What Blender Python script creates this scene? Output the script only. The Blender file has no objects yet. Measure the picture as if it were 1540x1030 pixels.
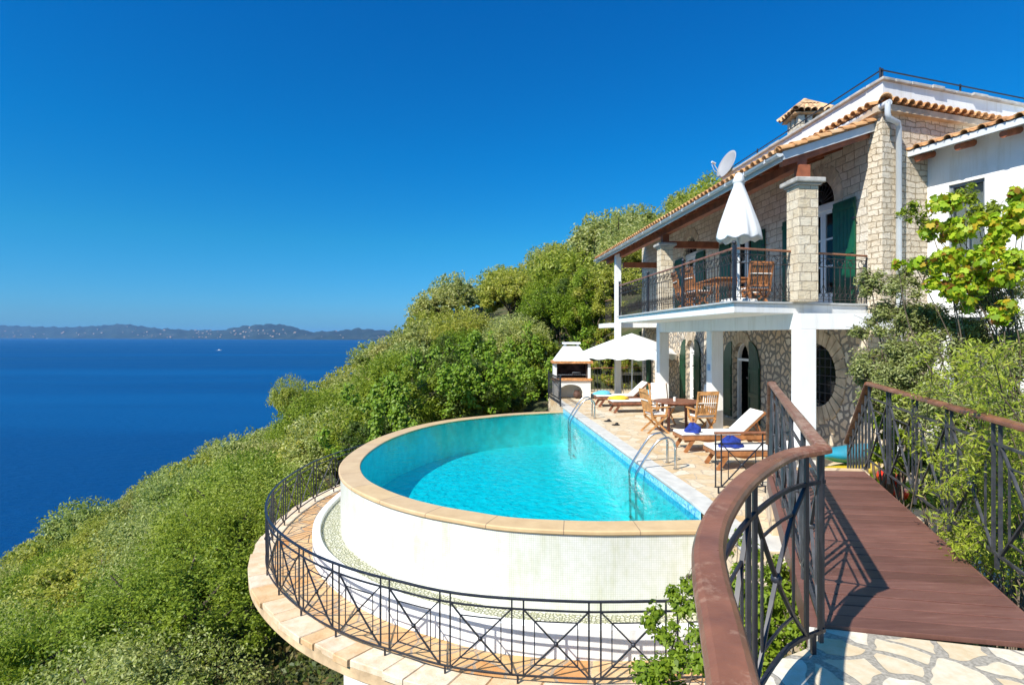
import bpy, math, random
import numpy as np
from mathutils import Vector, Matrix
random.seed(7); RNG = np.random.default_rng(7)
S = bpy.context.scene
HAZE = 2.3e-5
C = bpy.data.collections.new('scene'); S.collection.children.link(C)
PI = math.pi
V = Vector
F = 860.0; CX = 770.0; HY = 506.0          # photograph's focal length in pixels, its centre column and its horizon row

# ------------------------------------------------------------------ materials
def newmat(name):
    m = bpy.data.materials.new(name); m.use_nodes = True
    nt = m.node_tree
    b = nt.nodes['Principled BSDF']
    return m, nt, b
def N(nt, typ, **kw):
    n = nt.nodes.new(typ)
    for k, v in kw.items():
        if k.startswith('i_'): n.inputs[k[2:].replace('_', ' ')].default_value = v
        else: setattr(n, k, v)
    return n
def L(nt, a, b): nt.links.new(a, b)
def col4(c): return (c[0], c[1], c[2], 1)
def ramp(nt, src, stops):
    r = nt.nodes.new('ShaderNodeValToRGB'); e = r.color_ramp.elements
    while len(e) < len(stops): e.new(.5)
    for i, (p, c) in enumerate(stops):
        e[i].position = p; e[i].color = col4(c) if len(c) == 3 else c
    L(nt, src, r.inputs[0]); return r
def mixc(nt, fac, a, b, mode='MIX'):
    n = nt.nodes.new('ShaderNodeMix'); n.data_type = 'RGBA'; n.blend_type = mode
    for sock, v in ((n.inputs[0], fac), (n.inputs[6], a), (n.inputs[7], b)):
        if isinstance(v, (int, float)): sock.default_value = v
        elif isinstance(v, tuple): sock.default_value = col4(v)
        else: L(nt, v, sock)
    return n.outputs[2]
def bump(nt, b, h, strength=.4, dist=.02):
    n = nt.nodes.new('ShaderNodeBump'); n.inputs['Strength'].default_value = strength; n.inputs['Distance'].default_value = dist
    L(nt, h, n.inputs['Height']); L(nt, n.outputs[0], b.inputs['Normal']); return n
def plain(name, c, rough=.6, var=.12, scale=6, metal=0, bmp=0, spec=.5, coords='Object', bscale=None):
    m, nt, b = newmat(name)
    tc = N(nt, 'ShaderNodeTexCoord'); no = N(nt, 'ShaderNodeTexNoise', i_Scale=scale, i_Detail=6.0)
    L(nt, tc.outputs[coords], no.inputs['Vector'])
    lo = tuple(max(0, v*(1-var*1.5)) for v in c); hi = tuple(min(1, v*(1+var)) for v in c)
    r = ramp(nt, no.outputs[0], [(.3, lo), (.7, hi)])
    L(nt, r.outputs[0], b.inputs['Base Color'])
    b.inputs['Roughness'].default_value = rough; b.inputs['Metallic'].default_value = metal
    b.inputs['Specular IOR Level'].default_value = spec
    if bmp:
        n2 = N(nt, 'ShaderNodeTexNoise', i_Scale=bscale or scale*8, i_Detail=5.0); L(nt, tc.outputs[coords], n2.inputs['Vector'])
        bump(nt, b, n2.outputs[0], bmp, .01)
    return m
M = {}
M['iron'] = plain('black_painted_iron', (.022, .023, .030), .38, .3, 12)
M['iron_grey'] = plain('weathered_painted_iron', (.055, .055, .058), .45, .35, 14)
M['iron_brown'] = plain('dark_bronze_iron', (.035, .026, .022), .45, .3, 14)
M['rail'] = plain('brown_painted_handrail', (.25, .098, .048), .27, .22, 9, bmp=.12)
M['rail2'] = plain('faded_brown_handrail', (.24, .10, .055), .42, .2, 9, bmp=.1)
M['stucco'] = plain('white_stucco', (.80, .80, .77), .85, .035, 2.2, bmp=.25, bscale=60)
def weather(m):
    nt = m.node_tree; b = nt.nodes['Principled BSDF']; src = b.inputs['Base Color'].links[0].from_socket; tc = N(nt, 'ShaderNodeTexCoord')
    mp = N(nt, 'ShaderNodeMapping'); L(nt, tc.outputs['Object'], mp.inputs[0]); mp.inputs['Scale'].default_value = (5, 5, .5); no = N(nt, 'ShaderNodeTexNoise', i_Scale=1.2, i_Detail=9.0, i_Roughness=.7); L(nt, mp.outputs[0], no.inputs['Vector'])
    r = ramp(nt, no.outputs[0], [(.34, (.80, .77, .70)), (.5, (1, 1, 1))]); L(nt, mixc(nt, .6, src, r.outputs[0], 'MULTIPLY'), b.inputs['Base Color'])
weather(M['stucco'])
M['stucco_warm'] = plain('white_render_warm', (.80, .77, .70), .85, .05, 3, bmp=.25, bscale=50)
M['marble'] = plain('pale_marble_coping', (.62, .60, .54), .5, .1, 5, bmp=.08)
M['teak'] = plain('teak_wood', (.36, .145, .05), .5, .3, 7, bmp=.15)
M['teak_pale'] = plain('pale_teak_wood', (.52, .26, .09), .5, .25, 9, bmp=.15)
M['teak_dark'] = plain('dark_teak_wood', (.22, .085, .045), .5, .25, 9, bmp=.15)
M['beam'] = plain('brown_stained_beam', (.34, .105, .042), .55, .25, 5, bmp=.15)
M['cushion'] = plain('white_cushion_cloth', (.80, .77, .70), .9, .05, 4, bmp=.3, bscale=30)
M['canvas'] = plain('white_umbrella_canvas', (.74, .74, .71), .9, .04, 2, bmp=.2, bscale=14)
M['steel'] = plain('polished_steel', (.62, .60, .56), .22, .1, 6, metal=1)
M['greymetal'] = plain('pale_painted_metal', (.62, .64, .63), .45, .06, 3)
M['green'] = plain('dark_green_shutter_paint', (.006, .085, .035), .38, .2, 5)
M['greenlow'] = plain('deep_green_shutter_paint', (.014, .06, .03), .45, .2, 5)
M['terracotta'] = None
M['blue'] = plain('blue_towel_cloth', (.012, .035, .24), .9, .25, 18, bmp=.5, bscale=60)
M['paleblue'] = plain('pale_blue_cloth', (.12, .45, .62), .9, .15, 18, bmp=.5, bscale=60)
M['yellow'] = plain('yellow_towel_cloth', (.75, .46, .03), .9, .15, 18, bmp=.5, bscale=60)
M['red'] = plain('red_plastic', (.68, .035, .01), .35, .1, 5)
M['yellowplastic'] = plain('yellow_plastic', (.75, .5, .03), .35, .1, 5)
M['blueplastic'] = plain('turquoise_plastic', (.02, .30, .42), .35, .1, 5)
M['black'] = plain('black_rubber', (.02, .02, .02), .8, .3, 9)
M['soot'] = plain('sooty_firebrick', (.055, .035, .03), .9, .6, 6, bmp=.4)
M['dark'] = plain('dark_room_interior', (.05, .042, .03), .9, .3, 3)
M['curtain_board'] = plain('muted_curtain', (.16, .12, .06), .9, .2, 3)
M['bark'] = plain('olive_bark', (.10, .075, .05), .95, .5, 9, bmp=.8, bscale=30)
M['twig'] = plain('grey_twig', (.16, .12, .08), .9, .3, 9)
M['concrete'] = plain('weathered_concrete', (.42, .38, .31), .9, .25, 3, bmp=.5, bscale=25)
M['brickedge'] = plain('orange_brick_ledge', (.60, .27, .10), .8, .3, 14, bmp=.3)
M['grey'] = plain('grey_painted_metal', (.16, .18, .20), .5, .2, 4)
M['capstone'] = plain('grey_limestone_cap', (.45, .43, .38), .8, .2, 6, bmp=.4)

def mat_tile():
    m, nt, b = newmat('terracotta_tile')
    g = N(nt, 'ShaderNodeNewGeometry'); tc = N(nt, 'ShaderNodeTexCoord')
    r = ramp(nt, g.outputs['Random Per Island'], [(0, (.60, .29, .11)), (.45, (.68, .38, .16)), (.75, (.50, .23, .09)), (1, (.70, .45, .24))])
    no = N(nt, 'ShaderNodeTexNoise', i_Scale=9.0, i_Detail=6.0); L(nt, tc.outputs['Object'], no.inputs['Vector'])
    r2 = ramp(nt, no.outputs[0], [(.42, (1, 1, 1)), (.72, (.42, .38, .32))])
    L(nt, mixc(nt, .7, r.outputs[0], r2.outputs[0], 'MULTIPLY'), b.inputs['Base Color'])
    b.inputs['Roughness'].default_value = .85; bump(nt, b, no.outputs[0], .3, .02)
    return m
def wear(m, c, pos=.60, k=.5):
    nt = m.node_tree; b = nt.nodes['Principled BSDF']; src = b.inputs['Base Color'].links[0].from_socket; tc = N(nt, 'ShaderNodeTexCoord'); no = N(nt, 'ShaderNodeTexNoise', i_Scale=26.0, i_Detail=10.0, i_Roughness=.75)
    L(nt, tc.outputs['Object'], no.inputs['Vector']); n2 = N(nt, 'ShaderNodeTexNoise', i_Scale=3.0, i_Detail=5.0); L(nt, tc.outputs['Object'], n2.inputs['Vector']); mu = N(nt, 'ShaderNodeMath', operation='MULTIPLY'); L(nt, no.outputs[0], mu.inputs[0]); L(nt, n2.outputs[0], mu.inputs[1])
    r = ramp(nt, mu.outputs[0], [(pos*.5, (0, 0, 0)), (pos*.5+.05, (k, k, k))]); L(nt, mixc(nt, r.outputs[0], src, c), b.inputs['Base Color'])
    r2 = ramp(nt, n2.outputs[0], [(.3, (.24, .24, .24)), (.7, (.5, .5, .5))]); L(nt, r2.outputs[0], b.inputs['Roughness'])
wear(M['rail'], (.42, .24, .15)); wear(M['rail2'], (.45, .30, .20), .55, .7)
M['terracotta'] = mat_tile()

def mat_block(name, c1, c2, mortar, bw=.36, rh=.17, ms=.012, warp=.05, patch=(.5, .4, .25)):
    m, nt, b = newmat(name)
    tc = N(nt, 'ShaderNodeTexCoord')
    no = N(nt, 'ShaderNodeTexNoise', i_Scale=3.6, i_Detail=5.0, i_Roughness=.6); L(nt, tc.outputs['UV'], no.inputs['Vector'])
    sub = N(nt, 'ShaderNodeVectorMath', operation='SUBTRACT'); L(nt, no.outputs['Color'], sub.inputs[0]); sub.inputs[1].default_value = (.5, .5, .5)
    sc = N(nt, 'ShaderNodeVectorMath', operation='SCALE'); L(nt, sub.outputs[0], sc.inputs[0]); sc.inputs['Scale'].default_value = warp*2
    ad = N(nt, 'ShaderNodeVectorMath', operation='ADD'); L(nt, tc.outputs['UV'], ad.inputs[0]); L(nt, sc.outputs[0], ad.inputs[1])
    br = nt.nodes.new('ShaderNodeTexBrick'); L(nt, ad.outputs[0], br.inputs['Vector'])
    br.inputs['Scale'].default_value = 1; br.inputs['Brick Width'].default_value = bw; br.inputs['Row Height'].default_value = rh
    br.inputs['Mortar Size'].default_value = ms; br.inputs['Mortar Smooth'].default_value = .35
    br.inputs['Color1'].default_value = col4(c1); br.inputs['Color2'].default_value = col4(c2); br.inputs['Mortar'].default_value = col4(mortar)
    br.offset = .42; br.squash = .8; br.squash_frequency = 3
    n2 = N(nt, 'ShaderNodeTexNoise', i_Scale=9.0, i_Detail=10.0, i_Roughness=.75); L(nt, tc.outputs['UV'], n2.inputs['Vector'])
    r2 = ramp(nt, n2.outputs[0], [(.33, patch), (.5, (.93, .9, .86)), (.7, (1, 1, 1))])
    L(nt, mixc(nt, .55, br.outputs[0], r2.outputs[0], 'MULTIPLY'), b.inputs['Base Color'])
    inv = N(nt, 'ShaderNodeMath', operation='MULTIPLY_ADD'); L(nt, br.outputs['Fac'], inv.inputs[0]); inv.inputs[1].default_value = -1.0
    L(nt, n2.outputs[0], inv.inputs[2])
    bump(nt, b, inv.outputs[0], 1.0, .045); b.inputs['Roughness'].default_value = .9
    return m
M['block'] = mat_block('squared_limestone_masonry', (.86, .79, .66), (.74, .65, .50), (.46, .39, .29), ms=.009, warp=.032)
M['block_rough'] = mat_block('rough_limestone_masonry', (.82, .73, .58), (.70, .60, .44), (.46, .37, .25), bw=.26, rh=.115, ms=.011, warp=.07, patch=(.42, .33, .2))
M['pillar'] = mat_block('pale_limestone_pillar', (.80, .71, .54), (.70, .59, .41), (.42, .34, .25), bw=.27, rh=.165, ms=.007, warp=.022, patch=(.7, .6, .42))

def mat_poly(name, stones, mortar, scale=3.5, gap=.06, soft=.03, warp=.25, bmp=.8, rough=.85, coords='UV', gvar=.0, stretch=(1, 1, 1), stain=None):
    m, nt, b = newmat(name)
    tc = N(nt, 'ShaderNodeTexCoord')
    mp = N(nt, 'ShaderNodeMapping'); L(nt, tc.outputs[coords], mp.inputs[0]); mp.inputs['Scale'].default_value = stretch
    no = N(nt, 'ShaderNodeTexNoise', i_Scale=scale*.8, i_Detail=2.0); L(nt, mp.outputs[0], no.inputs['Vector'])
    sub = N(nt, 'ShaderNodeVectorMath', operation='SUBTRACT'); L(nt, no.outputs['Color'], sub.inputs[0]); sub.inputs[1].default_value = (.5, .5, .5)
    sc = N(nt, 'ShaderNodeVectorMath', operation='SCALE'); L(nt, sub.outputs[0], sc.inputs[0]); sc.inputs['Scale'].default_value = warp/scale*2
    ad = N(nt, 'ShaderNodeVectorMath', operation='ADD'); L(nt, mp.outputs[0], ad.inputs[0]); L(nt, sc.outputs[0], ad.inputs[1])
    vo = N(nt, 'ShaderNodeTexVoronoi', voronoi_dimensions='2D', i_Scale=scale); L(nt, ad.outputs[0], vo.inputs['Vector'])
    ve = N(nt, 'ShaderNodeTexVoronoi', voronoi_dimensions='2D', feature='DISTANCE_TO_EDGE', i_Scale=scale); L(nt, ad.outputs[0], ve.inputs['Vector'])
    sep = N(nt, 'ShaderNodeSeparateColor'); L(nt, vo.outputs['Color'], sep.inputs[0])
    k = len(stones); r = ramp(nt, sep.outputs[0], [(i/(k-1), s) for i, s in enumerate(stones)])
    n2 = N(nt, 'ShaderNodeTexNoise', i_Scale=scale*3, i_Detail=8.0, i_Roughness=.65); L(nt, mp.outputs[0], n2.inputs['Vector'])
    r2 = ramp(nt, n2.outputs[0], [(.3, stain or (.72, .66, .56)), (.62, (1, 1, 1))])
    stone = mixc(nt, .7, r.outputs[0], r2.outputs[0], 'MULTIPLY')
    # edge mask
    mr = N(nt, 'ShaderNodeMapRange'); mr.inputs['From Min'].default_value = gap; mr.inputs['From Max'].default_value = gap+soft
    if gvar:
        ma = N(nt, 'ShaderNodeMath', operation='MULTIPLY_ADD'); L(nt, sep.outputs[1], ma.inputs[0]); ma.inputs[1].default_value = -gvar; L(nt, ve.outputs['Distance'], ma.inputs[2])
        L(nt, ma.outputs[0], mr.inputs['Value'])
    else: L(nt, ve.outputs['Distance'], mr.inputs['Value'])
    n3 = N(nt, 'ShaderNodeTexNoise', i_Scale=60.0, i_Detail=4.0); L(nt, mp.outputs[0], n3.inputs['Vector'])
    r3 = ramp(nt, n3.outputs[0], [(.3, tuple(v*.6 for v in mortar)), (.7, tuple(min(1, v*1.3) for v in mortar))])
    L(nt, mixc(nt, mr.outputs[0], r3.outputs[0], stone), b.inputs['Base Color'])
    ma2 = N(nt, 'ShaderNodeMath', operation='MULTIPLY_ADD'); L(nt, mr.outputs[0], ma2.inputs[0]); ma2.inputs[1].default_value = 1.0
    sc2 = N(nt, 'ShaderNodeMath', operation='MULTIPLY'); L(nt, n2.outputs[0], sc2.inputs[0]); sc2.inputs[1].default_value = .5
    L(nt, sc2.outputs[0], ma2.inputs[2]); bump(nt, b, ma2.outputs[0], bmp, .012); b.inputs['Roughness'].default_value = rough
    return m
M['rubble'] = mat_poly('rubble_stone_wall', [(.72, .61, .46), (.54, .45, .33), (.64, .49, .32), (.76, .68, .55), (.48, .42, .33)], (.24, .215, .18), 5.2, .10, .05, .5, .9, gvar=.06)
M['terrace_pave'] = mat_poly('crazy_paving_cream', [(.72, .60, .42), (.66, .50, .30), (.76, .68, .52), (.62, .43, .22), (.74, .64, .46)], (.50, .40, .28), 3.5, .025, .02, .35, .35, .7)
M['landing_pave'] = mat_poly('crazy_paving_wide_joints', [(.74, .66, .50), (.78, .74, .64), (.68, .52, .30), (.76, .70, .56), (.72, .60, .40)], (.38, .34, .27), 4.5, .045, .018, .45, .5, .75, gvar=.09, stain=(.8, .68, .48))
M['walk_pave'] = mat_poly('orange_slab_paving', [(.66, .36, .13), (.70, .47, .24), (.60, .28, .08), (.72, .52, .30), (.66, .42, .18)], (.40, .30, .20), 2.3, .03, .02, .3, .35, .7, stain=(.8, .6, .4))
M['edge_stone'] = mat_poly('pale_edge_slabs', [(.72, .56, .38), (.66, .46, .26), (.74, .62, .46), (.66, .44, .22)], (.40, .30, .2), 2.6, .03, .02, .3, .5, .75)
M['gravel'] = mat_poly('pale_gravel', [(.72, .70, .58), (.62, .60, .44), (.78, .76, .68), (.46, .45, .28)], (.26, .27, .16), 20, .06, .15, .3, .9, .9, stain=(.75, .75, .5))

def mat_mosaic():
    m, nt, b = newmat('white_mosaic_overflow_wall')
    tc = N(nt, 'ShaderNodeTexCoord')
    br = nt.nodes.new('ShaderNodeTexBrick'); L(nt, tc.outputs['UV'], br.inputs['Vector'])
    br.offset = 0; br.inputs['Scale'].default_value = 1; br.inputs['Brick Width'].default_value = .03; br.inputs['Row Height'].default_value = .03
    br.inputs['Mortar Size'].default_value = .0022; br.inputs['Mortar Smooth'].default_value = .3
    br.inputs['Color1'].default_value = (.76, .75, .68, 1); br.inputs['Color2'].default_value = (.72, .72, .65, 1); br.inputs['Mortar'].default_value = (.56, .56, .47, 1)
    mp = N(nt, 'ShaderNodeMapping'); L(nt, tc.outputs['UV'], mp.inputs[0]); mp.inputs['Scale'].default_value = (2.6, .35, 1)
    no = N(nt, 'ShaderNodeTexNoise', i_Scale=1.6, i_Detail=8.0, i_Roughness=.65); L(nt, mp.outputs[0], no.inputs['Vector'])
    r = ramp(nt, no.outputs[0], [(.34, (.84, .85, .70)), (.50, (1, 1, 1))])
    n2 = N(nt, 'ShaderNodeTexNoise', i_Scale=9.0, i_Detail=6.0); L(nt, tc.outputs['UV'], n2.inputs['Vector'])
    r2 = ramp(nt, n2.outputs[0], [(.3, (.88, .90, .80)), (.6, (1, 1, 1))])
    c = mixc(nt, .75, br.outputs[0], r.outputs[0], 'MULTIPLY'); c = mixc(nt, .6, c, r2.outputs[0], 'MULTIPLY')
    L(nt, c, b.inputs['Base Color']); b.inputs['Roughness'].default_value = .35
    bump(nt, b, br.outputs['Fac'], -.15, .002)
    return m
M['mosaic'] = mat_mosaic()
def mat_pooltile():
    m, nt, b = newmat('blue_pool_mosaic')
    tc = N(nt, 'ShaderNodeTexCoord')
    vo = N(nt, 'ShaderNodeTexVoronoi', voronoi_dimensions='2D', distance='CHEBYCHEV', i_Scale=34.0, i_Randomness=.0); L(nt, tc.outputs['UV'], vo.inputs['Vector'])
    sep = N(nt, 'ShaderNodeSeparateColor'); L(nt, vo.outputs['Color'], sep.inputs[0])
    r = ramp(nt, sep.outputs[0], [(0, (.10, .42, .62)), (.35, (.30, .66, .78)), (.6, (.05, .26, .52)), (.8, (.45, .75, .82)), (1, (.12, .5, .7))])
    L(nt, r.outputs[0], b.inputs['Base Color']); b.inputs['Roughness'].default_value = .3
    return m
M['pooltile'] = mat_pooltile()
M['poolfloor'] = plain('turquoise_pool_mosaic', (.16, .82, .76), .5, .10, 5)
def mat_poolwater():
    m, nt, b = newmat('pool_water'); nt.nodes.remove(b)
    out = [n for n in nt.nodes if n.type == 'OUTPUT_MATERIAL'][0]
    tc = N(nt, 'ShaderNodeTexCoord')
    n1 = N(nt, 'ShaderNodeTexNoise', i_Scale=5.5, i_Detail=5.0, i_Distortion=.4); L(nt, tc.outputs['Object'], n1.inputs['Vector'])
    n2 = N(nt, 'ShaderNodeTexNoise', i_Scale=14.0, i_Detail=3.0); L(nt, tc.outputs['Object'], n2.inputs['Vector'])
    ad = N(nt, 'ShaderNodeMath', operation='MULTIPLY_ADD'); L(nt, n2.outputs[0], ad.inputs[0]); ad.inputs[1].default_value = .3; L(nt, n1.outputs[0], ad.inputs[2])
    bp = N(nt, 'ShaderNodeBump'); bp.inputs['Strength'].default_value = .16; bp.inputs['Distance'].default_value = .06; L(nt, ad.outputs[0], bp.inputs['Height'])
    fr = N(nt, 'ShaderNodeFresnel', i_IOR=1.33); L(nt, bp.outputs[0], fr.inputs['Normal'])
    gl = N(nt, 'ShaderNodeBsdfGlossy'); gl.inputs['Roughness'].default_value = .04; L(nt, bp.outputs[0], gl.inputs['Normal'])
    tr = N(nt, 'ShaderNodeBsdfTransparent'); tr.inputs[0].default_value = (.10, .83, .93, 1)
    vo = N(nt, 'ShaderNodeTexVoronoi', feature='SMOOTH_F1', i_Scale=5.0, i_Smoothness=.2); 
    mx = N(nt, 'ShaderNodeMixShader'); L(nt, fr.outputs[0], mx.inputs[0]); L(nt, tr.outputs[0], mx.inputs[1]); L(nt, gl.outputs[0], mx.inputs[2])
    nt.nodes.remove(vo); L(nt, mx.outputs[0], out.inputs[0])
    return m
M['poolwater'] = mat_poolwater()
def mat_sea():
    m, nt, b = newmat('sea_water')
    tc = N(nt, 'ShaderNodeTexCoord')
    mp = N(nt, 'ShaderNodeMapping'); L(nt, tc.outputs['Object'], mp.inputs[0]); mp.inputs['Scale'].default_value = (.16, .34, 1); mp.inputs['Rotation'].default_value = (0, 0, .35)
    n1 = N(nt, 'ShaderNodeTexNoise', i_Scale=1.0, i_Detail=9.0, i_Roughness=.62); L(nt, mp.outputs[0], n1.inputs['Vector'])
    mp2 = N(nt, 'ShaderNodeMapping'); L(nt, tc.outputs['Object'], mp2.inputs[0]); mp2.inputs['Scale'].default_value = (.0004, .0028, 1); mp2.inputs['Rotation'].default_value = (0, 0, .06)
    n2 = N(nt, 'ShaderNodeTexNoise', i_Scale=1.0, i_Detail=6.0, i_Roughness=.6); L(nt, mp2.outputs[0], n2.inputs['Vector'])
    r = ramp(nt, n2.outputs[0], [(.32, (.0003, .034, .125)), (.5, (.0005, .048, .16)), (.68, (.001, .075, .215))])
    L(nt, r.outputs[0], b.inputs['Base Color'])
    r2 = ramp(nt, n2.outputs[0], [(.35, (.32, .32, .32)), (.7, (.5, .5, .5))]); L(nt, r2.outputs[0], b.inputs['Roughness'])
    b.inputs['IOR'].default_value = 1.33; b.inputs['Specular IOR Level'].default_value = .22
    bump(nt, b, n1.outputs[0], .8, 1.2)
    return m
M['sea'] = mat_sea()
def mat_deck():
    m, nt, b = newmat('painted_deck_planks')
    tc = N(nt, 'ShaderNodeTexCoord'); g = N(nt, 'ShaderNodeNewGeometry')
    mp = N(nt, 'ShaderNodeMapping'); L(nt, tc.outputs['Object'], mp.inputs[0]); mp.inputs['Rotation'].default_value = (0, 0, .2); mp.inputs['Scale'].default_value = (1.5, 22, 1)
    n1 = N(nt, 'ShaderNodeTexNoise', i_Scale=2.0, i_Detail=8.0, i_Roughness=.7); L(nt, mp.outputs[0], n1.inputs['Vector'])
    n2 = N(nt, 'ShaderNodeTexNoise', i_Scale=2.2, i_Detail=6.0, i_Roughness=.65); L(nt, tc.outputs['Object'], n2.inputs['Vector'])
    r = ramp(nt, n1.outputs[0], [(.3, (.165, .070, .050)), (.6, (.24, .11, .08)), (.8, (.34, .19, .145))])
    r2 = ramp(nt, n2.outputs[0], [(.35, (.78, .76, .74)), (.65, (1, 1, 1))])
    r3 = ramp(nt, g.outputs['Random Per Island'], [(0, (.62, .60, .58)), (.5, (.9, .9, .9)), (1, (1, 1, 1))])
    c = mixc(nt, .8, r.outputs[0], r2.outputs[0], 'MULTIPLY'); c = mixc(nt, 1, c, r3.outputs[0], 'MULTIPLY')
    L(nt, c, b.inputs['Base Color']); b.inputs['Roughness'].default_value = .5; bump(nt, b, n1.outputs[0], .3, .006)
    return m
M['deck'] = mat_deck()
def mat_terrain():
    m, nt, b = newmat('hillside_scrub_ground')
    tc = N(nt, 'ShaderNodeTexCoord')
    n1 = N(nt, 'ShaderNodeTexNoise', i_Scale=.5, i_Detail=10.0, i_Roughness=.7); L(nt, tc.outputs['Object'], n1.inputs['Vector'])
    r = ramp(nt, n1.outputs[0], [(.3, (.025, .035, .010)), (.5, (.05, .065, .018)), (.62, (.10, .085, .04)), (.75, (.06, .08, .02))])
    L(nt, r.outputs[0], b.inputs['Base Color']); b.inputs['Roughness'].default_value = 1; bump(nt, b, n1.outputs[0], 1, .4)
    return m
M['terrain'] = mat_terrain()
def mat_far():
    m, nt, b = newmat('far_coast_land')
    tc = N(nt, 'ShaderNodeTexCoord')
    n1 = N(nt, 'ShaderNodeTexNoise', i_Scale=.0022, i_Detail=9.0, i_Roughness=.7); L(nt, tc.outputs['Object'], n1.inputs['Vector'])
    r = ramp(nt, n1.outputs[0], [(.38, (.004, .016, .022)), (.52, (.008, .026, .028)), (.60, (.030, .044, .045)), (.66, (.008, .024, .026))])
    L(nt, r.outputs[0], b.inputs['Base Color']); b.inputs['Roughness'].default_value = 1
    return m
M['far'] = mat_far()
def mat_leaf(name, cols, transl=.45, objvar=True, rough=.5, clump=None):
    m, nt, b = newmat(name)
    out = [n for n in nt.nodes if n.type == 'OUTPUT_MATERIAL'][0]
    g = N(nt, 'ShaderNodeNewGeometry'); oi = N(nt, 'ShaderNodeObjectInfo')
    k = len(cols); r = ramp(nt, g.outputs['Random Per Island'], [(i/(k-1), c) for i, c in enumerate(cols)])
    c = r.outputs[0]
    if objvar:
        r2 = ramp(nt, oi.outputs['Random'], [(0, (.72, .85, .60)), (.3, (.95, 1, .8)), (.6, (1, .93, .80)), (.8, (.82, .90, .65)), (1, (1.0, 1.0, 1.0))])
        c = mixc(nt, .85, c, r2.outputs[0], 'MULTIPLY')
        tc = N(nt, 'ShaderNodeTexCoord'); no = N(nt, 'ShaderNodeTexNoise', i_Scale=1.3, i_Detail=3.0); L(nt, tc.outputs['Object'], no.inputs['Vector'])
        r3 = ramp(nt, no.outputs[0], [(.32, (.72, .78, .65)), (.5, (1, 1, .95)), (.68, (1.0, .93, .75))]); c = mixc(nt, .8, c, r3.outputs[0], 'MULTIPLY')
    L(nt, c, b.inputs['Base Color']); b.inputs['Roughness'].default_value = rough; b.inputs['Specular IOR Level'].default_value = .35
    t = N(nt, 'ShaderNodeBsdfTranslucent'); L(nt, c, t.inputs[0])
    mx = N(nt, 'ShaderNodeMixShader', i_Fac=transl); L(nt, b.outputs[0], mx.inputs[1]); L(nt, t.outputs[0], mx.inputs[2]); L(nt, mx.outputs[0], out.inputs[0])
    return m
M['olive'] = mat_leaf('olive_leaves', [(.22, .27, .025), (.38, .43, .045), (.50, .53, .08), (.62, .62, .20), (.32, .38, .03)])
M['olive_fine'] = mat_leaf('silvery_olive_leaves', [(.20, .25, .045), (.38, .42, .09), (.54, .56, .20), (.68, .68, .36), (.28, .33, .05)])
M['bushleaf'] = mat_leaf('glossy_bush_leaves', [(.15, .22, .018), (.27, .36, .03), (.38, .47, .05), (.20, .28, .02)])
M['darkleaf'] = mat_leaf('dark_shrub_leaves', [(.06, .10, .015), (.11, .16, .025), (.17, .22, .04)])
M['brightvine'] = mat_leaf('bright_vine_leaves', [(.15, .28, .015), (.24, .37, .02), (.12, .22, .015), (.30, .40, .03)], .4, False)
M['hedge'] = mat_leaf('yellow_green_hedge_leaves', [(.22, .28, .02), (.34, .38, .03), (.13, .20, .015), (.42, .40, .05), (.30, .14, .04)], .35, False)
M['grape'] = mat_leaf('grape_leaves', [(.48, .66, .03), (.50, .66, .04), (.26, .44, .02), (.36, .52, .03), (.64, .66, .04), (.22, .36, .02), (.50, .66, .04), (.66, .46, .03), (.28, .10, .03)], .5, False)
M['greyleaf'] = mat_leaf('grey_green_leaves', [(.20, .23, .06), (.30, .33, .10), (.40, .43, .18), (.14, .17, .04), (.27, .32, .06)], .3, False)
M['shoot'] = mat_leaf('yellow_green_shoots', [(.34, .42, .03), (.46, .52, .05), (.24, .33, .02), (.54, .54, .10)], .4, False)
M['under'] = mat_leaf('undergrowth_leaves', [(.05, .09, .015), (.09, .13, .025), (.16, .17, .04), (.20, .14, .05)], .3, False)
def mat_glass():
    m, nt, b = newmat('window_glass')
    out = [n for n in nt.nodes if n.type == 'OUTPUT_MATERIAL'][0]
    b.inputs['Base Color'].default_value = (.03, .04, .05, 1); b.inputs['Roughness'].default_value = .03; b.inputs['Specular IOR Level'].default_value = 1.0
    tr = N(nt, 'ShaderNodeBsdfTransparent'); tr.inputs[0].default_value = (.85, .9, .9, 1)
    mx = N(nt, 'ShaderNodeMixShader', i_Fac=.32); L(nt, tr.outputs[0], mx.inputs[1]); L(nt, b.outputs[0], mx.inputs[2]); L(nt, mx.outputs[0], out.inputs[0])
    return m
M['glass'] = mat_glass()

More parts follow.
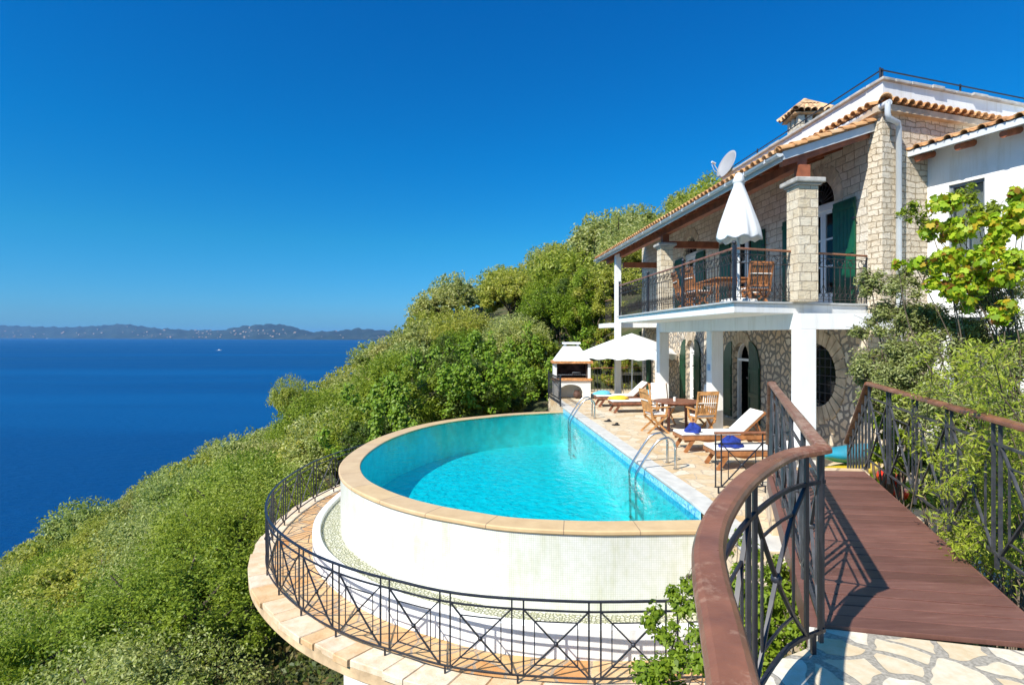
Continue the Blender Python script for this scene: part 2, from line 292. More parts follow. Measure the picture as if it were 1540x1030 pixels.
# ------------------------------------------------------------------ mesh building
class MB:
    def __init__(s): s.v = []; s.f = []; s.sm = []
    def add(s, vs, fs, smooth=False):
        o = len(s.v); s.v += [tuple(v) for v in vs]; s.f += [tuple(i+o for i in f) for f in fs]; s.sm += [smooth]*len(fs)
    def hexa(s, p):     # 4 bottom (ccw) + 4 top
        s.add(p, [(3, 2, 1, 0), (4, 5, 6, 7), (0, 1, 5, 4), (1, 2, 6, 5), (2, 3, 7, 6), (3, 0, 4, 7)])
    def box(s, c, d, rz=0, mat=None):
        hx, hy, hz = d[0]/2, d[1]/2, d[2]/2; pts = []
        for z in (-hz, hz):
            for x, y in ((-hx, -hy), (hx, -hy), (hx, hy), (-hx, hy)):
                p = V((x, y, z))
                if mat is not None: p = mat @ p
                else: p = V((x*math.cos(rz)-y*math.sin(rz), x*math.sin(rz)+y*math.cos(rz), z))
                pts.append(p+V(c))
        s.hexa(pts)
    def beam(s, a, b, w, h, up=V((0, 0, 1))):     # rectangular bar from a to b
        a, b = V(a), V(b); d = (b-a)
        if d.length < 1e-6: return
        d.normalize(); r = d.cross(up)
        if r.length < 1e-4: r = d.cross(V((1, 0, 0)))
        r.normalize(); u = r.cross(d)
        pts = []
        for e in (a, b):
            for x, y in ((-1, -1), (1, -1), (1, 1), (-1, 1)): pts.append(e+r*(x*w/2)+u*(y*h/2))
        s.add(pts, [(0, 1, 2, 3), (7, 6, 5, 4), (0, 4, 5, 1), (1, 5, 6, 2), (2, 6, 7, 3), (3, 7, 4, 0)])
    def tube(s, pts, r, n=8, caps=True, smooth=True):
        pts = [V(p) for p in pts]; k = len(pts)
        rs = r if isinstance(r, (list, tuple)) else [r]*k
        t = (pts[1]-pts[0]).normalized(); ref = V((0, 0, 1)) if abs(t.z) < .9 else V((1, 0, 0))
        nrm = t.cross(ref).normalized(); vs = []
        for i, p in enumerate(pts):
            if i == 0: t = (pts[1]-p)
            elif i == k-1: t = p-pts[i-1]
            else: t = pts[i+1]-pts[i-1]
            t.normalize(); nrm = (nrm-t*nrm.dot(t))
            if nrm.length < 1e-5: nrm = t.orthogonal()
            nrm.normalize(); bi = t.cross(nrm)
            for j in range(n):
                a = 2*PI*j/n; vs.append(p+(nrm*math.cos(a)+bi*math.sin(a))*rs[i])
        fs = [(i*n+j, i*n+(j+1) % n, (i+1)*n+(j+1) % n, (i+1)*n+j) for i in range(k-1) for j in range(n)]
        s.add(vs, fs, smooth)
        if caps: s.add([vs[j] for j in range(n)], [tuple(range(n-1, -1, -1))]); s.add([vs[(k-1)*n+j] for j in range(n)], [tuple(range(n))])
    def sweep(s, pts, prof, smooth=False):        # profile (side, up) swept along a path, up stays world up
        pts = [V(p) for p in pts]; k = len(pts); n = len(prof); vs = []
        for i, p in enumerate(pts):
            t = (pts[min(i+1, k-1)]-pts[max(i-1, 0)]); th = V((t.x, t.y, 0))
            if th.length < 1e-5: th = V((1, 0, 0))
            th.normalize(); side = V((th.y, -th.x, 0))
            w = 1
            if 0 < i < k-1:
                a = (pts[i]-pts[i-1]).to_2d(); b = (pts[i+1]-pts[i]).to_2d()
                if a.length > 1e-6 and b.length > 1e-6:
                    c = max(.5, math.cos(a.angle(b)/2)); w = 1/c
            for x, z in prof: vs.append(p+side*x*w+V((0, 0, z)))
        fs = [(i*n+j, i*n+(j+1) % n, (i+1)*n+(j+1) % n, (i+1)*n+j) for i in range(k-1) for j in range(n)]
        s.add(vs, fs, smooth); s.add(vs[:n], [tuple(range(n-1, -1, -1))]); s.add(vs[-n:], [tuple(range(n))])
    def prism(s, poly, z0, z1):
        n = len(poly); s.add([(p[0], p[1], z0) for p in poly]+[(p[0], p[1], z1) for p in poly],
                             [tuple(range(n-1, -1, -1)), tuple(range(n, 2*n))]+[(i, (i+1) % n, n+(i+1) % n, n+i) for i in range(n)])
    def sphere(s, c, r, n=10, m=7, sq=(1, 1, 1)):
        vs = []; c = V(c)
        for i in range(m+1):
            a = PI*i/m
            for j in range(n):
                b = 2*PI*j/n; vs.append(c+V((math.sin(a)*math.cos(b)*r*sq[0], math.sin(a)*math.sin(b)*r*sq[1], math.cos(a)*r*sq[2])))
        s.add(vs, [(i*n+j, (i+1)*n+j, (i+1)*n+(j+1) % n, i*n+(j+1) % n) for i in range(m) for j in range(n)], True)
    def build(s, name, m, parent=None, world=True, bevel=0, loc=None):
        off = V((0, 0, 0))
        if parent is not None and world:
            p = parent
            while p is not None: off += V(p.location); p = p.parent
        if loc is not None: off = off+V(loc)
        me = bpy.data.meshes.new(name)
        me.from_pydata([(a-off.x, b-off.y, c-off.z) for a, b, c in s.v], [], s.f)
        me.polygons.foreach_set('use_smooth', s.sm)
        uv = me.uv_layers.new(name='UVMap'); data = np.zeros((len(me.loops), 2)); vs = s.v
        for p in me.polygons:
            n = p.normal
            if abs(n.z) > .7:
                for li in p.loop_indices: c = vs[me.loops[li].vertex_index]; data[li] = (c[0], c[1])
            else:
                if abs(n.x) > abs(n.y): tx, ty = .085, -1.0   # along the long facade
                else: tx, ty = .995, .1
                for li in p.loop_indices: c = vs[me.loops[li].vertex_index]; data[li] = (c[0]*tx+c[1]*ty, c[2])
        uv.data.foreach_set('uv', data.ravel())
        me.validate(); me.materials.append(m)
        o = bpy.data.objects.new(name, me); C.objects.link(o)
        if parent is not None: o.parent = parent
        if loc is not None: o.location = loc
        if bevel:
            mo = o.modifiers.new('bevel', 'BEVEL'); mo.width = bevel; mo.segments = 2; mo.limit_method = 'ANGLE'
        return o
def tag(o, label=None, cat=None, group=None, kind=None):
    if label: o['label'] = label
    if cat: o['category'] = cat
    if group: o['group'] = group
    if kind: o['kind'] = kind
    return o
def thing(name, label, cat, loc=(0, 0, 0), rz=0, group=None):
    o = bpy.data.objects.new(name, None); C.objects.link(o); o.location = loc; o.rotation_euler = (0, 0, rz); o.empty_display_size = .2
    return tag(o, label, cat, group)
def kids(o): return [c for c in bpy.data.objects if c.parent == o]
def copy_tree(o, parent=None):
    c = o.copy(); C.objects.link(c); c.parent = parent
    for ch in list(o.children): copy_tree(ch, c)
    return c
def relabel(o, label):
    o['label'] = label; return o
def at(px, y, d): return V(((px-CX)/F*d, d, (HY-y)/F*d))
def catmull(P, n=8):
    P = [V(p) for p in P]; P = [P[0]*2-P[1]]+P+[P[-1]*2-P[-2]]; out = []
    for i in range(1, len(P)-2):
        for k in range(n):
            t = k/n; a, b, c, d = P[i-1:i+3]
            out.append(.5*((2*b)+(c-a)*t+(2*a-5*b+4*c-d)*t*t+(3*b-a-3*c+d)*t**3))
    out.append(P[-2]); return out
def resample(P, step):
    P = [V(p) for p in P]; acc = [0]
    for a, b in zip(P, P[1:]): acc.append(acc[-1]+(b-a).length)
    n = max(2, int(acc[-1]/step)); out = []; j = 0
    for i in range(n+1):
        t = acc[-1]*i/n
        while j < len(P)-2 and acc[j+1] < t: j += 1
        out.append(P[j].lerp(P[j+1], (t-acc[j])/max(1e-9, acc[j+1]-acc[j])))
    return out
class Path:
    def __init__(s, P):
        s.P = [V(p) for p in P]; s.a = [0]
        for a, b in zip(s.P, s.P[1:]): s.a.append(s.a[-1]+(b-a).to_2d().length)
        s.len = s.a[-1]
    def __call__(s, t, h=0):
        t = min(max(t, 0), s.len); j = 0
        while j < len(s.P)-2 and s.a[j+1] < t: j += 1
        k = (t-s.a[j])/max(1e-9, s.a[j+1]-s.a[j]); return s.P[j].lerp(s.P[j+1], k)+V((0, 0, h))
def leafmesh(name, pos, nrm, size, mat, aspect=.38, shape='diamond', parent=None, droop=.0):
    """pos (n,3), nrm (n,3) rough facing, size (n,)"""
    n = len(pos)
    d = RNG.normal(size=(n, 3)); d -= (d*nrm).sum(1)[:, None]*nrm; d[:, 2] -= droop; d /= np.linalg.norm(d, axis=1)[:, None]+1e-9
    w = np.cross(nrm, d); w /= np.linalg.norm(w, axis=1)[:, None]+1e-9
    s = size[:, None]
    if shape == 'diamond':
        vs = np.stack([pos-d*s*.5, pos+w*s*aspect*.5+nrm*s*.06, pos+d*s*.5, pos-w*s*aspect*.5+nrm*s*.06], 1); k = 4
        faces = np.arange(n*4).reshape(n, 4)
    else:      # lobed vine leaf
        ang = np.array([0, .5, .85, 1.35, 1.75, 2.5, PI, -2.5, -1.75, -1.35, -.85, -.5]); rad = np.array([.55, .36, .54, .36, .5, .42, .22, .42, .5, .36, .54, .36])
        vs = np.stack([pos+(d*math.cos(a)+w*math.sin(a))*s*r + nrm*s*.10*abs(math.sin(a*1.5)) for a, r in zip(ang, rad)], 1); k = 12
        faces = np.arange(n*12).reshape(n, 12)
    me = bpy.data.meshes.new(name); me.vertices.add(n*k); me.vertices.foreach_set('co', vs.reshape(-1).astype(np.float32))
    me.loops.add(n*k); me.loops.foreach_set('vertex_index', faces.reshape(-1).astype(np.int32))
    me.polygons.add(n); me.polygons.foreach_set('loop_start', (np.arange(n)*k).astype(np.int32)); me.polygons.foreach_set('loop_total', np.full(n, k, np.int32))
    me.update(); me.validate(); me.materials.append(mat)
    o = bpy.data.objects.new(name, me); C.objects.link(o)
    if parent is not None: o.parent = parent
    return o
def unit(a): return a/(np.linalg.norm(a, axis=1)[:, None]+1e-9)
def clump_leaves(centers, radii, n, shell=.55, flat=1.0, updir=.5):
    """n leaves over many small clumps; leaves mostly near each clump's skin"""
    k = len(centers); w = radii**2; idx = RNG.choice(k, n, p=w/w.sum())
    dirs = unit(RNG.normal(size=(n, 3))); rr = (shell+(1-shell)*RNG.random(n))*(1+.25*RNG.normal(size=n)*.6)
    pos = centers[idx]+dirs*(radii[idx]*rr)[:, None]*np.array([1, 1, flat])
    nrm = unit(dirs*.7+RNG.normal(size=(n, 3))*.42+np.array([0, 0, updir])); return pos, nrm

# ================================================================== SETTING
# --- pool outline (inner edge of its rim), metres, x right, y away from the camera
ZT = -2.4; ZW = -2.55; ZR = -2.54; ZWALK = -3.98
POOL = [(2.62, 7.93), (1.62, 7.89), (.945, 7.89), (.037, 8.03), (-.613, 8.33), (-1.10, 8.60), (-1.65, 9.03), (-2.24, 9.68), (-2.67, 10.35), (-2.99, 11.23), (-3.13, 12.15),
        (-3.13, 13.24), (-2.98, 14.45), (-2.48, 16.0), (-1.70, 17.25), (-.63, 18.15), (.30, 18.72), (1.72, 19.25)]
pc = resample(catmull([V((x, y, 0)) for x, y in POOL], 8), .16)
ext = [V((3.7, 7.93, 0)), V((3.2, 7.93, 0))]+pc+[V((2.6, 19.5, 0))]
def offset(P, o, z):
    out = []
    for i, p in enumerate(P):
        t = P[min(i+1, len(P)-1)]-P[max(i-1, 0)]; t.normalize(); n = V((-t.y, t.x, 0)) * -1   # outwards = left of travel reversed
        q = o
        if abs(o) > 1: q = o+math.copysign(.26*max(0, math.copysign(1, o)*n.x)*min(1, max(0, (16.5-p.y)/3)), o)
        out.append(V((p.x-n.x*q, p.y-n.y*q, z)))
    return out
# travel goes right->left along the near side, so outwards (towards camera) is +90 deg: check and flip if needed
if offset(pc, 1, 0)[5].y > pc[5].y:
    _off = offset
    def offset(P, o, z): return _off(P, -o, z)
def strip(mb, A, B):
    n = len(A); mb.add(A+B, [(i, i+1, n+i+1, n+i) for i in range(n-1)], False)
def strip_uv(o, width):      # u along the strip, v across
    me = o.data; uv = me.uv_layers[0]; n = len(me.vertices)//2
    cu = [0]
    for i in range(n-1): cu.append(cu[-1]+(me.vertices[i+1].co-me.vertices[i].co).length)
    for p in me.polygons:
        for li in p.loop_indices:
            vi = me.loops[li].vertex_index; uv.data[li].uv = (cu[vi % n], 0 if vi < n else width)
    return o
# --- camera-side ground, terrain function
def terrain(x, y):
    bump_ = 3.4*math.exp(-((x+9)/7)**2)*min(1, max(0, (y-45)/30))
    far_ = min(1, max(0, (y-25)/55)); lef_ = min(1, max(0, (-x-8)/14))
    z = .53*x+.13*y-6.3+bump_-3.0*far_*lef_
    z += .5*math.sin(x*.31+1)*math.sin(y*.27)+.25*math.sin(x*.9+y*.7)
    if y > 82: z -= (y-82)*1.1
    if x > 10 and y > 30: z -= .18*(x-10)
    if x > 30: z = z-.30*(x-30)
    # under the pool and its walk
    if -6 < x < 5 and 4 < y < 22: z = min(z, -5.0+.0*x)
    if x > .5 and y < 26.5: z = min(z, -2.75)
    if x > 3 and y < 6.6: z = min(z, -2.62)
    if y < 6.6 and x <= 3: z = min(z, -3.6)
    if x > 5 and 26.5 <= y < 60: pass
    return max(z, -64)
mb = MB()
xs = list(np.concatenate([np.arange(-125, -30, 5), np.arange(-30, 24, 1.0), np.arange(24, 90, 5)])); ys = list(np.concatenate([np.arange(-30, 0, 4), np.arange(0, 40, 1.0), np.arange(40, 140, 4)]))
vs = [(x, y, terrain(x, y)) for y in ys for x in xs]; nx = len(xs)
mb.add(vs, [(j*nx+i, j*nx+i+1, (j+1)*nx+i+1, (j+1)*nx+i) for j in range(len(ys)-1) for i in range(nx-1)], True)
tag(mb.build('hillside', M['terrain']), kind='structure')
mb = MB(); R_ = 45000; SEA = -60
mb.add([(-R_, -2000, SEA), (R_, -2000, SEA), (R_, R_, SEA), (-R_, R_, SEA)], [(0, 1, 2, 3)])
tag(mb.build('sea', M['sea']), kind='structure')
# far coast: rows of hills receding, a real relief
prof = [(-200, 491), (-60, 488), (0, 489), (50, 491), (100, 492), (145, 490), (183, 487), (210, 490), (240, 494), (280, 496), (330, 497), (355, 492), (380, 489), (405, 487), (430, 489), (450, 494), (470, 500), (500, 498), (536, 494.5), (570, 496), (610, 500), (650, 503), (700, 503)]
def ridge_y(px):
    for (a, ya), (b, yb) in zip(prof, prof[1:]):
        if a <= px <= b: return ya+(yb-ya)*(px-a)/(b-a)
    return 503
def shore_d(px): return 20000-(max(-200, px)+200)/900*12500
mb = MB(); cols = list(range(-200, 701, 4)); rows = 9; vs = []
for j in range(rows):
    f = j/(rows-1)
    for px in cols:
        d0 = shore_d(px)+120*math.sin(px*.05)+60*math.sin(px*.21); depth = 2600
        d = d0+depth*f; u = (px-CX)/F
        ztop = (HY-ridge_y(px)+.7*math.sin(px*.33)+.5*math.sin(px*.9))/F*(d0+depth*.8)
        prof_f = math.sin(min(1, f/.8)*PI/2)**1.3 if f <= .8 else 1-(f-.8)*2
        low = 14+10*math.sin(px*.11+j)+8*math.sin(px*.37+j*2)
        z = SEA-3+(ztop-SEA)*prof_f*(1 if j else 0)+(low if 0 < j < 6 else 0)
        vs.append((u*d, d, z))
nx = len(cols)
mb.add(vs, [(j*nx+i, j*nx+i+1, (j+1)*nx+i+1, (j+1)*nx+i) for j in range(rows-1) for i in range(nx-1)], True)
tag(mb.build('far_coast_hills', M['far']), kind='structure')
# far houses
M['farwall'] = plain('pale_far_house_walls', (.36, .33, .29), .9, .1, .01); M['farroof'] = plain('far_house_tile_roof', (.42, .20, .12), .9, .1, .01)
h0 = thing('far_house', 'tiny pale house on the hazy far shore across the bay', 'house', (0, 0, 0), 0, 'houses dotted along the far shore')
b_ = MB(); b_.box((0, 0, 7), (26, 18, 14)); b_.build('wall', M['farwall'], h0)
b_ = MB(); b_.add([(-14, -10, 14), (14, -10, 14), (14, 10, 14), (-14, 10, 14), (-9, 0, 20), (9, 0, 20)], [(0, 1, 5, 4), (1, 2, 5), (2, 3, 4, 5), (3, 0, 4)]); b_.build('roof', M['farroof'], h0)
def far_z(px, t):
    d0 = shore_d(px)+120*math.sin(px*.05)+60*math.sin(px*.21); d = d0+2600*t
    ztop = (HY-ridge_y(px))/F*(d0+2600*.8)
    return d, SEA+8+(ztop-SEA)*math.sin(min(1, t/.8)*PI/2)**1.3+18
first = True
spots = []
for c_, w_, k_ in ((15, 25, 9), (60, 25, 7), (130, 30, 9), (215, 20, 12), (250, 18, 7), (300, 30, 14), (345, 20, 10), (370, 22, 12), (412, 14, 10), (440, 20, 6), (500, 30, 5), (560, 30, 5)):
    for _ in range(k_): spots.append((random.gauss(c_, w_*.6), random.uniform(.02, .32) if random.random() < .75 else random.uniform(.2, .5)))
for px, t in spots:
    if px < 2: px = 2+random.random()*20
    o = h0 if first else copy_tree(h0); first = False
    d, z = far_z(px, t); o.location = ((px-CX)/F*d, d, z-6); o.rotation_euler.z = random.uniform(-.6, .6); s_ = random.uniform(.6, 1.5)*d/15000; o.scale = (s_*random.uniform(.8, 1.8), s_, s_)
def boat(px, y, L_, label):
    d = -SEA*F/(y-HY); t = thing('motor_boat', label, 'boat', ((px-CX)/F*d, d, SEA))
    b = MB(); n = 9; vs = []
    for i in range(n):
        f = i/(n-1); w = L_*.16*math.sin(min(1, (1.02-f)*1.6)*PI/2)
        for sx, zz, ww in ((-1, .09, 1), (-.7, -.02, .7), (.7, -.02, .7), (1, .09, 1)): vs.append((-L_/2+f*L_, sx*w, L_*(zz+.04*f)))
    b.add(vs, [(i*4+j, i*4+j+1, (i+1)*4+j+1, (i+1)*4+j) for i in range(n-1) for j in range(3)]+[(i*4+3, i*4, (i+1)*4, (i+1)*4+3) for i in range(n-1)])
    b.build('hull', M['stucco'], t, world=False)
    b = MB(); b.box((-L_*.06, 0, L_*.15), (L_*.42, L_*.2, L_*.12)); b.box((-L_*.08, 0, L_*.23), (L_*.28, L_*.18, L_*.06)); b.build('cabin', M['stucco'], t, world=False)
    b = MB(); b.box((-L_*.7, 0, L_*.006), (L_*.5, L_*.10, L_*.01)); b.build('wake', M['stucco'], t, world=False)
boat(330, 527, 17, 'small white motor boat alone out on the blue bay')
boat(71, 509.3, 60, 'white boat near the far shore at the left')

# ================================================================== POOL
pool = thing('swimming_pool', 'D-shaped turquoise infinity pool with tan stone rim above the sea', 'swimming pool', (0, 12, ZW))
edge = [V((1.76, 19.25, 0)), V((2.66, 7.93, 0))]
poly = [p.copy() for p in pc]
mb = MB(); mb.add([(p.x, p.y, ZW) for p in poly], [tuple(range(len(poly)-1, -1, -1))])
o = mb.build('pool_water', M['poolwater'], pool)
DEP = -3.6
mb = MB(); mb.add([(p.x, p.y, DEP) for p in poly], [tuple(range(len(poly)-1, -1, -1))])
strip(mb, [V((p.x, p.y, DEP)) for p in pc], [V((p.x, p.y, ZR-.002)) for p in pc])
mb.add([V((pc[-1].x, pc[-1].y, DEP)), V((pc[0].x, pc[0].y, DEP)), V((pc[0].x, pc[0].y, ZW-.1)), V((pc[-1].x, pc[-1].y, ZW-.1))], [(0, 1, 2, 3)])
mb.build('basin', M['poolfloor'], pool)
mb = MB(); a, b = pc[-1], pc[0]
mb.add([V((a.x+.002, a.y, ZW-.5)), V((b.x+.002, b.y, ZW-.5)), V((b.x, b.y, ZT-.03)), V((a.x, a.y, ZT-.03))], [(0, 1, 2, 3)])
mb.build('tile_band', M['pooltile'], pool)
def mat_rim():
    m, nt, b = newmat('tan_sandstone_rim'); tc = N(nt, 'ShaderNodeTexCoord')
    br = nt.nodes.new('ShaderNodeTexBrick'); L(nt, tc.outputs['UV'], br.inputs['Vector']); br.offset = 0
    br.inputs['Scale'].default_value = 1; br.inputs['Brick Width'].default_value = .95; br.inputs['Row Height'].default_value = 5
    br.inputs['Mortar Size'].default_value = .006; br.inputs['Color1'].default_value = (.66, .47, .24, 1); br.inputs['Color2'].default_value = (.62, .45, .26, 1); br.inputs['Mortar'].default_value = (.30, .20, .12, 1)
    no = N(nt, 'ShaderNodeTexNoise', i_Scale=3.0, i_Detail=8.0, i_Roughness=.6); L(nt, tc.outputs['Object'], no.inputs['Vector'])
    r = ramp(nt, no.outputs[0], [(.3, (.80, .74, .70)), (.65, (1, 1, 1))])
    L(nt, mixc(nt, .8, br.outputs[0], r.outputs[0], 'MULTIPLY'), b.inputs['Base Color']); b.inputs['Roughness'].default_value = .6
    bump(nt, b, no.outputs[0], .15, .01); return m
M['rim'] = mat_rim()
rp = [p.copy() for p in pc]
mb = MB(); O0, O1 = offset(rp, -.01, ZR), offset(rp, .40, ZR-.03)
O1t = offset(rp, .375, ZR+.0); n = len(rp)
rings = [offset(rp, -.012, ZR-.05), offset(rp, -.012, ZR-.012), offset(rp, .0, ZR), offset(rp, .375, ZR-.006), offset(rp, .395, ZR-.02), offset(rp, .395, ZR-.055), offset(rp, .38, ZR-.072), offset(rp, .30, ZR-.075)]
vs = [p for r in rings for p in r]; k = len(rings)
mb.add(vs, [(r*n+i, r*n+i+1, (r+1)*n+i+1, (r+1)*n+i) for r in range(k-1) for i in range(n-1)], False)
cu = [0]
for i in range(n-1): cu.append(cu[-1]+(rp[i+1]-rp[i]).length)
o = mb.build('rim', M['rim'], pool)
uv = o.data.uv_layers[0]
for p in o.data.polygons:
    for li in p.loop_indices: vi = o.data.loops[li].vertex_index; uv.data[li].uv = (cu[vi % n], .3+.1*(vi//n))
ZG = -3.66; ZL = -3.60
mb = MB(); strip(mb, offset(ext, .36, ZG-.05), offset(ext, .36, ZR-.074)); o = strip_uv(mb.build('overflow_wall', M['mosaic'], pool), 1.12)
mb = MB(); strip(mb, offset(ext, .35, ZG), offset(ext, .73, ZG)); o = strip_uv(mb.build('gravel_channel', M['gravel'], pool), .38)
mb = MB(); rings = [offset(ext, .72, ZG-.05), offset(ext, .72, ZL), offset(ext, .735, ZL+.012), offset(ext, .845, ZL+.012), offset(ext, .86, ZL), offset(ext, .86, ZWALK-.01)]
n = len(ext); vs = [p for r in rings for p in r]
mb.add(vs, [(r*n+i, r*n+i+1, (r+1)*n+i+1, (r+1)*n+i) for r in range(len(rings)-1) for i in range(n-1)], False)
mb.build('channel_lip', M['stucco'], pool)
# walk round the pool
mb = MB(); strip(mb, offset(ext, .84, ZWALK), offset(ext, 1.36, ZWALK)); o = mb.build('walkway', M['walk_pave']); tag(o, kind='structure')
# edge slabs of the walk: individual stones laid radially (one continuous kerb)
mb = MB(); ring = Path(resample(offset(ext, 1.50, ZWALK), .05)); t = 0; inner = Path(resample(offset(ext, 1.30, ZWALK), .05)); outer = Path(resample(offset(ext, 1.70, ZWALK), .05))
rr = random.Random(3)
while t < ring.len-.3:
    w = rr.uniform(.25, .62); g = .006; f0 = (t+g)/ring.len; f1 = (t+w-g)/ring.len; jo = rr.uniform(-.03, .03); dz = rr.uniform(.006, .02)
    def PP(f, s_):
        a = inner(f*inner.len); b = outer(f*outer.len); return a.lerp(b, s_)
    e1 = .96+jo*2; j1, j2 = rr.uniform(-.02, .02), rr.uniform(-.02, .02)
    top = [PP(f0, .06+j1), PP(f0, e1+j2), PP(f1, e1-j2), PP(f1, .06-j1)]
    bot = [p+V((0, 0, -.07)) for p in top]; top = [p+V((0, 0, dz)) for p in top]
    ctr = sum(top, V((0, 0, 0)))/4; topi = [ctr+(p-ctr)*.97 for p in top]; mid = [p-V((0, 0, .012)) for p in top]
    vs = bot+mid+topi
    mb.add(vs, [(0, 1, 5, 4), (1, 2, 6, 5), (2, 3, 7, 6), (3, 0, 4, 7), (4, 5, 9, 8), (5, 6, 10, 9), (6, 7, 11, 10), (7, 4, 8, 11), (8, 9, 10, 11)]); t += w
def mat_kerb():
    m, nt, b = newmat('pale_kerb_slabs'); g = N(nt, 'ShaderNodeNewGeometry'); tc = N(nt, 'ShaderNodeTexCoord')
    r = ramp(nt, g.outputs['Random Per Island'], [(0, (.74, .60, .42)), (.35, (.78, .68, .52)), (.6, (.68, .46, .24)), (.8, (.76, .64, .48)), (1, (.66, .50, .34))])
    no = N(nt, 'ShaderNodeTexNoise', i_Scale=4.0, i_Detail=9.0, i_Roughness=.7); L(nt, tc.outputs['Object'], no.inputs['Vector']); r2 = ramp(nt, no.outputs[0], [(.3, (.74, .56, .36)), (.6, (1, 1, 1))])
    L(nt, mixc(nt, .8, r.outputs[0], r2.outputs[0], 'MULTIPLY'), b.inputs['Base Color']); b.inputs['Roughness'].default_value = .8; bump(nt, b, no.outputs[0], .8, .02); return m
tag(mb.build('walkway_kerb', mat_kerb()), kind='structure')
mb = MB(); rings = [offset(ext, 1.32, ZWALK-.008), offset(ext, 1.66, ZWALK-.008), offset(ext, 1.67, ZWALK-.20), offset(ext, 1.60, ZWALK-.26), offset(ext, .7, ZWALK-.26)]
n = len(ext); vs = [p for r in rings for p in r]
mb.add(vs, [(r*n+i, r*n+i+1, (r+1)*n+i+1, (r+1)*n+i) for r in range(len(rings)-1) for i in range(n-1)], False)
tag(mb.build('walkway_slab', plain('tan_slab_edge', (.60, .42, .24), .9, .25, 4, bmp=.7, bscale=14)), kind='structure')
mb = MB(); strip(mb, offset(ext, .30, -9), offset(ext, .30, ZWALK-.25)); tag(mb.build('walkway_retaining_wall', M['stucco_warm']), kind='structure')
# terrace
def pe(y): return 2.66-.0795*(y-7.93)
tp = [(3.0, 6.25), (2.72, 6.42), (2.62, 6.8), (2.66, 7.93), (pe(19.25), 19.25), (1.42, 22.7), (1.7, 25.2), (5.0, 26.6), (14, 27), (14, 8.6), (5.6, 7.4), (4.9, 7.0), (4.3, 6.35)]
mb = MB(); mb.prism(tp, -3.6, ZT-.004); o = mb.build('terrace', M['terrace_pave']); tag(o, kind='structure')
mb = MB()
y = 6.9
for k in range(20):       # marble coping slabs along the pool
    y0 = 6.95+k*.82; y1 = y0+.81
    if y1 > 23: break
    a0 = pe(y0) if y0 > 7.9 else 2.64; a1 = pe(y1) if y1 > 7.9 else 2.64
    mb.hexa([(a0-.02, y0, ZT-.035), (a0+.30, y0+.02, ZT-.035), (a1+.30, y1+.02, ZT-.035), (a1-.02, y1, ZT-.035), (a0-.02, y0, ZT+.012), (a0+.30, y0+.02, ZT+.012), (a1+.30, y1+.02, ZT+.012), (a1-.02, y1, ZT+.012)])
mb.hexa([(2.62, 6.46, ZT-.05), (3.45, 6.30, ZT-.05), (3.45, 6.93, ZT-.05), (2.62, 6.93, ZT-.05), (2.62, 6.46, ZT+.014), (3.45, 6.30, ZT+.014), (3.45, 6.93, ZT+.014), (2.62, 6.93, ZT+.014)])
mb.build('coping', M['marble'], pool, bevel=.006)
mb = MB(); mb.prism([(2.68, 6.50), (3.5, 6.35), (3.6, 7.2), (2.72, 7.6)], -3.3, -2.456); tag(mb.build('terrace_support_wall', M['edge_stone']), kind='structure')
# landing where the camera stands
curve = catmull([V(p) for p in ((1.60, 2.93, 0), (1.33, 2.76, 0), (.97, 2.33, 0), (.70, 1.90, 0), (.545, 1.58, 0), (.468, 1.34, 0), (.42, 1.15, 0), (.34, .85, 0), (.22, .45, 0), (.1, .0, 0))], 6)
ZD = -1.6
cpath = resample(curve, .05)
lp = [(p.x-.06, p.y+.05) for p in cpath]
poly = [(1.66, 3.20)]+lp+[(0, -1.5), (4.6, -1.5), (4.6, 1.5), (3.0, 2.86)]
mb = MB(); mb.prism(poly[::-1], ZD-.3, ZD-.022); o = mb.build('landing', M['landing_pave']); tag(o, kind='structure')

# ================================================================== BRIDGE
def lx(y): return 1.72+.378*(y-3.17)
def rx(y): return 3.00+.352*(y-3.39)
br = thing('footbridge', 'brown planked footbridge with iron sides leading to the terrace', 'bridge', (2.5, 3.2, ZD-.2))
mb = MB(); k = 0; y = 3.18; pw = .138
while y < 6.85:
    sl = -.2*(1-(y-3.18)/3.7*.55); dd = y
    def yl(yy): return yy
    xl = lx(y); xr = rx(y+sl*1.3); 
    a = V((xl, y, 0)); b = V((xr, y+sl*(xr-xl), 0)); y2 = y+pw-.011; sl2 = -.2*(1-(y2-3.18)/3.7*.55)
    xl2 = lx(y2); xr2 = rx(y2+sl2*1.3); c = V((xr2, y2+sl2*(xr2-xl2), 0)); d = V((xl2, y2, 0)); dz = random.uniform(-.002, .002)
    mb.hexa([p+V((0, 0, ZD-.03+dz)) for p in (a, b, c, d)]+[p+V((0, 0, ZD+dz)) for p in (a, b, c, d)]); y += pw; k += 1
mb.build('deck_planks', M['deck'], br, bevel=.003)
mb = MB()
for fx in (lambda y: lx(y)-.03, lambda y: lx(y)+.5, lambda y: rx(y)+.02):
    mb.beam((fx(3.2), 3.2, ZD-.13), (fx(6.85), 6.85, ZD-.13), .05, .18)
mb.build('side_beam', M['deck'], br)
